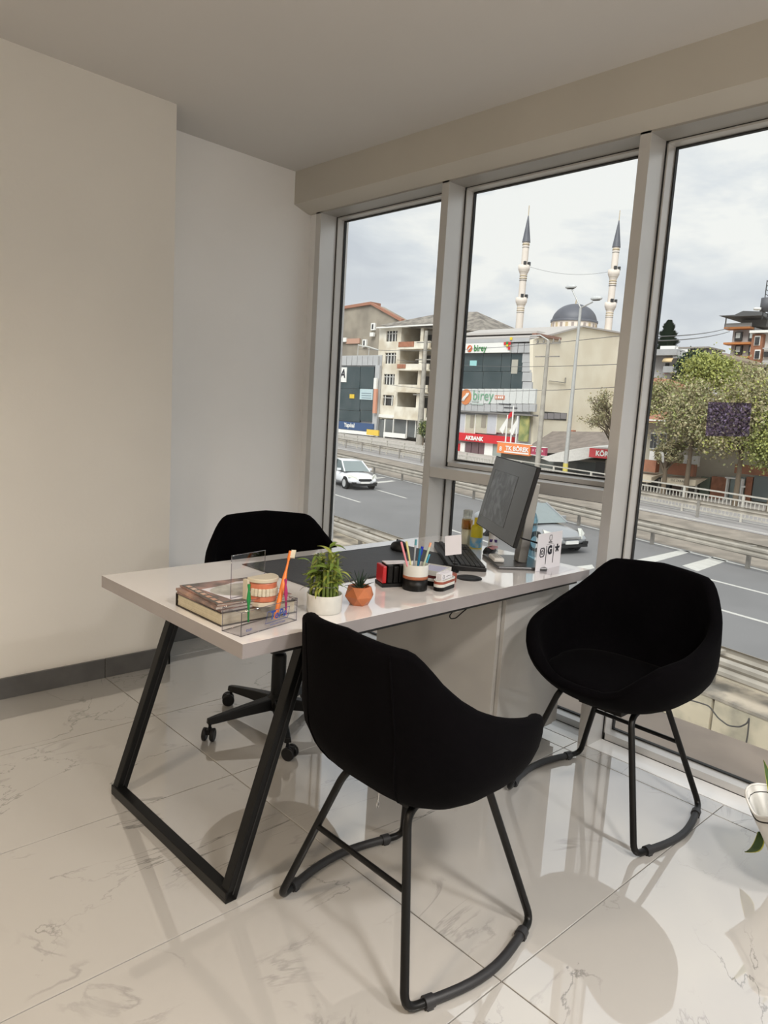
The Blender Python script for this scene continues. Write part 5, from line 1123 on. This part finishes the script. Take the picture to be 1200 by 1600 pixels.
# orange trimmed flats
f = Fac('x', 120.); P = f.p
b = bldg('apartment_building', (120, P(1160, 600).y, GZ), 'modern grey apartment block with orange floor bands and overhanging roof')
gr = mat('grey_render', (.46, .45, .44), .8, var=.08, vscale=.4); ob = mat('orange_trim', (.52, .20, .06), .6, var=.08)
fy0, fy1 = P(1136, 550).y, P(1176, 550).y
MB().box((120.3, P(1139, 560).y, GZ), (136, P(1172, 560).y, P(1150, 512).z)).build('walls', gr, b, world=True)
for y, xx in ((512, 1136), (536, 1135), (557.5, 1136), (579, 1138)): f.part('orange_band', ob, b, (xx, y), (1177, y + 3), 1.2, 2)
for y in (518.5, 540, 561.5):
    for x0 in (1148.5, 1170): w = f.part('window', wdark, b, (x0, y), (x0 + 11, y + 14), .1, .5); f.part('pane', C('bpane', (.55, .60, .58), .3), w, (x0 + 2, y + 1.5), (x0 + 8.5, y + 10), .15, .1)
f.part('roof_terrace', C('rt', (.40, .38, .36), .6), b, (1136, 506), (1177, 512), 1.0, .4); f.part('penthouse', C('pent', (.20, .19, .18), .7), b, (1150, 497), (1190, 508), -2, 8)
f.part('terrace_post', post, b, (1137, 497), (1137.8, 512), 1, .3)
e0, e1, e2, e3 = P(1133, 496.5), P(1158, 495), P(1171, 489), P(1200, 490)
MB().prism([(117.5, p.y, p.z) for p in (e0, e1, e2, e3, P(1200, 496), P(1160, 497.5))], (18, 0, 0)).build('overhanging_roof', C('droof', (.10, .10, .10), .7), b, world=True)
f = Fac('x', 112.); P = f.p
b = bldg('apartment_building', (112, P(1190, 600).y, GZ), 'white apartment block with brown stair tower, cut by the photo edge')
MB().box((112.3, P(1184, 560).y, GZ), (126, P(1225, 560).y, P(1190, 517).z)).build('walls', wwhite, b, world=True)
f.part('brown_tower', mat('brown_clad', (.30, .13, .07), .7, var=.1), b, (1174, 523), (1191.5, 586), .6, 3); f.part('white_balcony', wwhite, b, (1176, 517), (1225, 521), 1.2, 2); f.part('dark_base', C('db', (.12, .13, .12), .7), b, (1168, 586), (1225, 590), 1.0, 2)
for y in (525.5, 547, 568): w = f.part('window', wwhite, b, (1181.5, y), (1190.5, y + 15), .7, .3); f.part('pane', wdark, w, (1182.6, y + 2), (1189.5, y + 14), .8, .1)
for y in (543.5, 565): f.part('grey_band', gr, b, (1191.5, y), (1225, y + 2), .3, .3)
for y in (550, 572): f.part('window', wdark, b, (1194, y), (1215, y + 8), .2, .3)
f.part('ground_wall', C('gwall', (.42, .42, .38), .8), b, (1150, 590), (1225, 640), .4, 2)
tw = empty('radio_mast', (112, P(1198, 480).y, P(1198, 500).z), 0, 'dark lattice radio mast with antenna drum above the flats', 'antenna mast')
m = MB(); q0 = P(1199, 500); 
for s_ in (-.35, .35): m.tube([(111, q0.y + s_, q0.z), (111, q0.y + s_, P(1199, 440).z)], .07, 6)
zz_ = q0.z; zt_ = P(1199, 440).z; k = 0
while zz_ < zt_: m.tube([(111, q0.y - .35, zz_), (111, q0.y + .35, zz_ + .5)], .05, 5); zz_ += .6
m.build('lattice', wdark, tw, world=True); MB().lathe([(.2, 0), (.8, .1), (.8, 1.9), (.2, 2.0)], c=(111, q0.y, P(1199, 489).z), n=14).build('antenna_drum', C('drumd', (.10, .10, .11), .6), tw, world=True); MB().lathe([(.02, -.1), (.5, 0), (.5, .3), (.02, .3)], c=(110, q0.y + .8, P(1196, 487).z), n=14).build('dish', wwhite, tw, world=True)
f = Fac('x', 100.); P = f.p
b = bldg('house', (100, P(1110, 600).y, GZ), 'tan house with brown pitched roof beside the grey flats', 'house')
MB().box((101, P(1085, 560).y, GZ), (110, P(1142, 560).y, P(1110, 556).z)).build('walls', C('tanw', (.46, .40, .28), .85), b, world=True)
q = [P(1078, 552), P(1108, 546), P(1145, 560), P(1145, 563), P(1078, 560)]
MB().prism([(99.5, p.y, p.z) for p in q], (12, 0, 0)).build('brown_roof', C('brroof', (.26, .20, .16), .85), b, world=True); f.part('window', wdark, b, (1125, 568), (1133, 575), .0, .3)
# low row with terracotta roof and shops under the trees
f = Fac('x', 45.5); P = f.p
b = bldg('shop_row', (45.5, P(1090, 740).y, GZ), 'low shop row with terracotta roof, white fascia and striped awnings behind the trees', 'shop building')
terra = mat('terracotta_tiles', (.40, .17, .10), .85, col2=(.28, .13, .08), vscale=1.2)
yl_, yr_ = P(1001, 700).y, P(1260, 700).y
MB().box((45.8, yl_, GZ), (56, yr_, P(1010, 660).z)).build('walls', C('beigew', (.46, .42, .34), .85), b, world=True)
MB().add([(44.6, yl_ + .5, P(1010, 659).z), (44.6, yr_ - 2, P(1010, 659).z), (50.5, P(1200, 634).y - 6, P(1100, 634).z + .4), (50.5, P(1050, 634).y, P(1100, 634).z + .4), (57, yl_ + .5, P(1010, 659).z), (57, yr_ - 2, P(1010, 659).z)], [(0, 1, 2, 3), (3, 2, 5, 4), (0, 3, 4), (1, 5, 2), (0, 4, 5, 1)]).build('tiled_roof', terra, b, world=True)
f.part('roof_edge', wwhite, b, (1008, 657.5), (1100, 659.5), 1.2, .4)
for x0 in (1018, 1032, 1071, 1083, 1110, 1150): 
    w = f.part('window', wwhite, b, (x0 - .8, 676), (x0 + 10, 702), .1, .2); f.part('pane', wdark, w, (x0, 678), (x0 + 4.3, 700), .16, .1); f.part('pane', wdark, w, (x0 + 5.3, 678), (x0 + 9.4, 700), .16, .1)
f.part('white_fascia', wwhite, b, (1020, 706), (1052, 722), .5, .3); f.part('white_fascia', wwhite, b, (1073, 712), (1096, 728), .5, .3)
f.part('red_roof_strip', terra, b, (1005, 718), (1042, 736), 1.5, .5); f.part('red_roof_strip', terra, b, (1060, 724), (1100, 742), 1.5, .5); f.part('red_roof_strip', terra, b, (1160, 728), (1225, 742), 1.2, .5)
awn = mat('cream_awning', (.58, .50, .38), .75, var=.08)
def awning(x0, x1, y0, y1):
    A, Bq, C_, D_ = P(x0, y0), P(x1, y0 + 4), P(x1, y1 + 4), P(x0, y1)
    MB().add([(45.0, A.y, A.z), (45.0, Bq.y, Bq.z), (43.3, Bq.y, C_.z + .35), (43.3, A.y, D_.z + .35), (43.3, Bq.y, C_.z), (43.3, A.y, D_.z)], [(0, 1, 2, 3), (3, 2, 4, 5), (0, 3, 5), (1, 4, 2), (0, 5, 4, 1)]).build('awning', awn, b, world=True)
awning(1003, 1044, 736, 749); awning(1059, 1112, 743, 754)
dkf = C('dkfront', (.06, .06, .055), .4)
for x0, x1, m_ in ((1003, 1015, dkf), (1016, 1034, dkf), (1035, 1048, C('bk2', (.05, .05, .05), .5)), (1052, 1068, C('bk3', (.14, .09, .07), .6)), (1072, 1092, dkf), (1095, 1110, C('greend', (.12, .16, .12), .6)), (1112, 1137, brick), (1142, 1164, C('pglass', (.26, .32, .32), .3)), (1166, 1176, brick), (1178, 1225, C('pglass2', (.14, .17, .17), .3))):
    f.part('shop_front', m_, b, (x0, 745), (x1, 785), .2, .3)
for x0 in (1015, 1034, 1071, 1092): f.part('shop_post', wwhite, b, (x0, 748), (x0 + 1.0, 785), .6, .2)
f.part('glass_porch_frame', wwhite, b, (1140, 746), (1165, 748), .7, .3); f.part('glass_porch_frame', wwhite, b, (1140, 746), (1142, 790), .7, .3); f.part('glass_porch_frame', wwhite, b, (1163, 748), (1165, 790), .7, .3); f.part('white_notice', wwhite, b, (1166, 758), (1172, 761), .8, .1)
f.text('ÖZ İKRAM', (1078, 748), (1094, 752), M['ink'], b, 2.3)
f2 = Fac('x', 78.); b = bldg('house', (78, f2.p(1030, 610).y, GZ), 'small house with red roof below the white house', 'house')
q0, q1, q2 = f2.p(1005, 611), f2.p(1055, 609), f2.p(1020, 594)
MB().add([(77, q0.y + 3, q0.z), (77, q1.y, q1.z), (82, q2.y, q2.z + .4), (82, q0.y + 3, q2.z + .6), (87, q0.y + 3, q0.z), (87, q1.y, q1.z)], [(0, 1, 2, 3), (3, 2, 5, 4), (0, 3, 4), (1, 5, 2), (0, 4, 5, 1)]).build('tiled_roof', terra, b, world=True)
MB().box((78, q0.y + 2, GZ), (86, q1.y + .5, q0.z)).build('walls', C('yellwall', (.62, .48, .16), .85), b, world=True)
# ---- trees
def tree(lb, x, y, zc_, rx, rz, n, lsz, mats, trunk=.16, ground=GZ, nb=16, seed=1, bark=None, sparse=False, name='tree'):
    rg = random.Random(seed); r = empty(name, (x, y, ground), 0, lb, 'tree', None); bark = bark or C('bark', (.15, .115, .08), .9)
    m = MB(); top_ = Vector((x, y, zc_ - rz*.35)); m.tube([(x, y, ground), (x + .05, y, (ground + top_.z)/2), top_], [trunk, trunk*.8, trunk*.6], 8).build('trunk', bark, r, world=True)
    tips = []; bm_ = MB()
    for k in range(nb):
        a = rg.uniform(0, 2*PI); e_ = rg.uniform(-.25, 1.1); L_ = rg.uniform(.55, .98); s0 = top_ - Vector((0, 0, rg.uniform(0, rz*.5)))
        t_ = Vector((x + rx*L_*math.cos(a)*math.cos(e_), y + rx*L_*math.sin(a)*math.cos(e_), zc_ + rz*L_*math.sin(e_))); md_ = s0.lerp(t_, .5) + Vector((0, 0, .25))
        bm_.tube([s0, md_, t_], [trunk*.4, trunk*.22, .015], 5); tips.append((s0, md_, t_))
        for j in range(4):
            f_ = rg.uniform(.35, .9); p0 = md_.lerp(t_, f_); p1 = p0 + Vector((rg.uniform(-1, 1), rg.uniform(-1, 1), rg.uniform(-.2, .9))) * rx * .28; bm_.tube([p0, p1], [trunk*.12, .01], 4); tips.append((p0, p0.lerp(p1, .5), p1))
    bm_.build('branches', bark, r, world=True, kind='stuff')
    cl = [(Vector((x + rx*.8*math.cos(a)*math.cos(e_)*q, y + rx*.8*math.sin(a)*math.cos(e_)*q, zc_ + rz*.8*math.sin(e_)*q)), rg.uniform(.22, .42)) for a, e_, q in ((rg.uniform(0, 2*PI), rg.uniform(-.9, 1.4), rg.uniform(.3, 1)) for _ in range(26))]
    vs = []; fs = []; mi = []
    n = int(n * 3.6); lsz *= .43
    for k in range(n):
        if sparse: s0, md_, t_ = tips[rg.randrange(len(tips))]; c = md_.lerp(t_, rg.random()) + Vector((rg.gauss(0, .12), rg.gauss(0, .12), rg.gauss(0, .12))) * rx * .5
        else:
            cc, q = cl[rg.randrange(len(cl))]; c = cc + Vector((rg.gauss(0, 1), rg.gauss(0, 1), rg.gauss(0, .9))) * rx * q * .75
        u = Vector((rg.gauss(0, 1), rg.gauss(0, 1), rg.gauss(0, 1))).normalized() * lsz * rg.uniform(.6, 1.3); v = u.cross(Vector((rg.gauss(0, 1), rg.gauss(0, 1), rg.gauss(0, 1)))).normalized() * u.length * .6
        b_ = len(vs); vs += [c - u, c + v, c + u, c - v]; fs.append((b_, b_+1, b_+2, b_+3)); mi.append(rg.randrange(len(mats)))
    me = bpy.data.meshes.new('leaves'); me.from_pydata(vs, [], fs)
    for q in mats: me.materials.append(q)
    me.polygons.foreach_set('material_index', mi); o = link('leaves', me, r, True); o['kind'] = 'stuff'; return r
lg = [mat('leaf_light', (.36, .38, .10), .7), mat('leaf_mid', (.27, .30, .10), .7), mat('leaf_olive', (.30, .26, .13), .7)]
lo_ = [mat('leaf_brown', (.30, .25, .14), .7), mat('leaf_dull', (.24, .24, .12), .7), lg[2], mat('leaf_pale', (.42, .39, .23), .7)]
ld_ = [mat('leaf_dark', (.030, .055, .030), .8), mat('leaf_dark_two', (.055, .085, .045), .8)]
def tp(px, py, X): p = at_x(px, py, X); return p
def treepx(lb, px, py, X, rpx, rzpx, n, lsz, mats, **k):
    p = tp(px, py, X); s_ = X / .73 / F_PX * 1.0; D = (CAMM[2] @ (np.array(p) - CAMC)) * -1; s_ = D / F_PX; return tree(lb, p.x, p.y, p.z, rpx * s_, rzpx * s_, n, lsz, mats, **k)
treepx('sparse plane tree with few dry leaves before the cream wall', 962, 655, 48, 52, 52, 1300, .16, lo_, sparse=True, nb=26, seed=4, trunk=.22)
treepx('bright yellow green tree standing before the tan house', 1105, 585, 70, 40, 34, 3600, .30, [lg[0], lg[0], lg[1]], seed=2)
treepx('dull green plane tree next to the white house', 1032, 625, 71, 45, 26, 3000, .28, [lg[1], lg[2], lo_[3]], seed=3)
treepx('tall plane tree with olive leaves in front of the terracotta roof', 1085, 650, 42.6, 60, 60, 4200, .20, lo_ + [lg[1]], seed=5, trunk=.17)
treepx('large olive plane tree filling the space behind the purple film', 1165, 655, 42.2, 60, 72, 5200, .20, lo_ + [lg[0]], seed=6, trunk=.17)
treepx('green tree low beside the glass porch, at the photo edge', 1215, 690, 42.0, 45, 60, 3000, .18, [lg[0], lg[1], lg[1]], seed=7, trunk=.14)
treepx('thin street tree with brown leaves before the cream awning', 1042, 712, 42.8, 28, 36, 900, .16, lo_, seed=8, sparse=True, trunk=.18)
treepx('pale leafed tree behind the flats wall', 1175, 600, 80, 45, 22, 2200, .30, [lo_[3], lg[1], lo_[0]], seed=11)
treepx('dark green round tree between white house and tan house', 1083, 572, 89, 22, 26, 2600, .42, ld_, seed=12)
# tall dark conifer
p = at_x(1042, 540, 105); r = empty('conifer', (p.x, p.y, GZ), 0, 'tall dark conifer rising behind the white house', 'tree'); s_ = 105/.77/F_PX; rg = random.Random(2); vs = []; fs = []
zt_ = at_x(1042, 502, 105).z; zb_ = at_x(1042, 560, 105).z
for k in range(6000):
    t = rg.random(); rr = 1.75 * (1.03 - t)**.62 * (1 + .22*math.sin(t*31) ) * rg.uniform(.35, 1.12) + .05; a = rg.uniform(0, 2*PI); c = Vector((p.x + rr*math.cos(a), p.y + rr*math.sin(a), zb_ + (zt_ - zb_)*t))
    u = Vector((math.cos(a), math.sin(a), 1.2)).normalized() * .28; v = Vector((-math.sin(a), math.cos(a), 0)) * .12; b_ = len(vs); vs += [c - u, c + v, c + u, c - v]; fs.append((b_, b_+1, b_+2, b_+3))
me = bpy.data.meshes.new('needles'); me.from_pydata(vs, [], fs); me.materials.append(ld_[0]); o = link('needles', me, r, True); o['kind'] = 'stuff'
MB().tube([(p.x, p.y, GZ), (p.x, p.y, zt_ - 1)], [.3, .08], 8).build('trunk', C('bark', (.15, .115, .08), .9), r, world=True)
# shrub by the derelict block
treepx('small green shrub in front of the derelict shopfront', 662, 672, 62, 11, 16, 700, .22, [lg[1], ld_[1]], seed=13, trunk=.08, name='shrub')
# ---- cars
def car(name, lb, center, head, paint, kind):
    r = empty(name, center, head, lb, 'car')
    if kind == 'hatch': Lh, Wd, st = 1.98, .86, [(-1.98, .42, .62, .74), (-1.90, .30, .78, .80), (-1.5, .27, .90, .845), (-.6, .25, .93, .86), (.35, .25, .92, .86), (.75, .25, .90, .855), (1.25, .26, .83, .84), (1.65, .28, .72, .80), (1.88, .30, .62, .72), (1.98, .36, .50, .60)]; roof = [(-1.86, .90, .72), (-1.62, 1.28, .64), (-1.2, 1.42, .60), (-.3, 1.47, .60), (.25, 1.40, .60), (.98, .90, .72)]
    else: Lh, Wd, st = 2.25, .89, [(-2.25, .42, .70, .76), (-2.15, .30, .86, .82), (-1.6, .27, .93, .87), (-.7, .25, .92, .89), (.45, .25, .90, .89), (.9, .25, .87, .885), (1.4, .26, .80, .87), (1.85, .28, .70, .83), (2.12, .30, .60, .76), (2.25, .36, .48, .62)]; roof = [(-1.75, .92, .74), (-1.05, 1.36, .62), (-.5, 1.43, .60), (.15, 1.41, .60), (1.12, .87, .74)]
    m = MB(); vs = []; K = 8
    for x, zb_, zt2, w in st: vs += [(x, -w*.86, zb_), (x, -w, zb_ + .12), (x, -w*1.0, (zb_ + zt2)/2 + .08), (x, -w*.90, zt2), (x, w*.90, zt2), (x, w, (zb_ + zt2)/2 + .08), (x, w, zb_ + .12), (x, w*.86, zb_)]
    fs = [(i*K+j, i*K+(j+1) % K, (i+1)*K+(j+1) % K, (i+1)*K+j) for i in range(len(st)-1) for j in range(K)] + [tuple(range(K))[::-1], tuple(range(len(vs)-K, len(vs)))]
    m.add(vs, fs, 0, True); o = m.build('car_body', paint, r); sb_ = o.modifiers.new('sub', 'SUBSURF'); sb_.levels = 1; sb_.render_levels = 2
    gm = C('carglass', (.10, .13, .13), .08, spec=.8); wm = C('windscreen', (.24, .28, .28), .1, spec=.8); base_w = st[0][3]*0 + .80
    # greenhouse: side glass, windscreen, roof
    bl_, fl_ = roof[0], roof[-1]; m = MB(); vs = []
    for x, z_, w in roof: vs += [(x, -w, z_), (x, w, z_)]
    n_ = len(roof); m2 = MB(); body_ = [(x, s2*(w if 0 < i < n_-1 else .76), z_) for i, (x, z_, w) in enumerate(roof) for s2 in (-1, 1)]
    m.add(body_, [(2*i, 2*i+1, 2*i+3, 2*i+2) for i in range(1, n_-2)], 0, True); rf = m.build('roof', paint, r); so = rf.modifiers.new('s', 'SOLIDIFY'); so.thickness = -.03
    for nm, i in (('rear_window', 0), ('windscreen', n_-2)): MB().add([body_[2*i], body_[2*i+1], body_[2*i+3], body_[2*i+2]], [(0, 1, 2, 3)]).build(nm, wm, r)
    for s2, sd in ((-1, 0), (1, 1)):
        pl = [body_[2*i+sd] for i in range(n_)]; MB().add(pl, [tuple(range(n_)) if s2 < 0 else tuple(range(n_))[::-1]]).build('side_window', gm, r)
        MB().bar(Vector(body_[2*(n_-2)+sd]), Vector(body_[2*(n_-1)+sd]), .06, .05).build('pillar', paint, r); MB().bar(Vector((-.25, s2*.775, .92)), Vector((-.30, s2*.62, 1.42)), .07, .05, up=(1, 0, 0)).build('pillar', M['gasket'], r); MB().bar(Vector(body_[sd]), Vector(body_[2+sd]), .14, .06).build('pillar', paint, r)
        MB().obox((.62 if kind == 'hatch' else .72, s2*.93, .98), (.06, 0, 0), (0, .10, 0), (0, 0, .065)).build('mirror', paint, r, bevel=.02)
        wx = Lh - .78
        for x in (wx, -wx + .06):
            cy_ = s2*(Wd - .10); MB().tube([(x, cy_ - .10, .30), (x, cy_ + .10, .30)], .305, 24).build('wheel', M['gasket'], r)
            h = MB().tube([(x, s2*(Wd + .005), .30), (x, s2*(Wd + .012), .30)], .20, 20)
            h.build('hubcap', C('hub', (.50, .50, .50), .3), r)
            MB().tube([(x, s2*(Wd - .12), .31), (x, s2*(Wd - .02), .31)], .36, 24).build('wheel_arch', M['gasket'], r)
        zl = .66 if kind == 'hatch' else .63; MB().add([(Lh - .12, s2*.42, zl - .10), (Lh - .52, s2*.80, zl + .02), (Lh - .62, s2*.78, zl + .13), (Lh - .22, s2*.48, zl + .02), (Lh - .0, s2*.42, zl - .12), (Lh - .36, s2*.86, zl + .0), (Lh - .50, s2*.83, zl + .14), (Lh - .12, s2*.48, zl + .03)], [(0, 1, 2, 3), (4, 5, 6, 7), (0, 1, 5, 4), (1, 2, 6, 5), (2, 3, 7, 6), (3, 0, 4, 7)]).build('headlamp', C('hlamp', (.62, .62, .56), .15), r)
        MB().obox((Lh - .08, s2*.62, .38), (.05, 0, 0), (0, .12, 0), (0, 0, .045)).build('fog_lamp', M['gasket'], r)
    MB().box((Lh - .05, -.38, .50), (Lh + .012, .38, .60)).box((Lh - .05, -.30, .455), (Lh + .012, .30, .49)).build('grille', M['gasket'] if kind == 'hatch' else M['chrome'], r, bevel=.02)
    MB().box((Lh - .02, -.26, .36), (Lh + .03, .26, .46)).build('number_plate', wwhite, r); MB().box((Lh - .1, -.70, .24), (Lh - .01, .70, .33)).build('lower_lip', M['gasket'], r)
    return r
hd_ = math.radians(-104.5); fwd = Vector((math.cos(hd_), math.sin(hd_), 0))
wc = Vector((25.35, 28.4, RZD)) - fwd * 1.98; car('car', 'white hatchback driving in the middle lane', wc, hd_, mat('white_car_paint', (.84, .85, .87), .25, coat=.5), 'hatch')
sc_ = Vector((20.55, 12.75, RZD)) - fwd * 2.25; car('car', 'silver sedan passing just below the office windows', sc_, hd_, mat('silver_car_paint', (.36, .37, .38), .28, metal=.35, coat=.5), 'sedan')

# lettering to plain meshes
bpy.context.view_layer.update(); dg = bpy.context.evaluated_depsgraph_get()
for o in [x for x in bpy.data.objects if x.type == 'FONT']:
    me = bpy.data.meshes.new_from_object(o.evaluated_get(dg)); n_ = bpy.data.objects.new('lettering', me); COL.objects.link(n_); n_.parent = o.parent; n_.matrix_parent_inverse = o.matrix_parent_inverse.copy(); n_.matrix_basis = o.matrix_basis.copy()
    bpy.data.objects.remove(o)
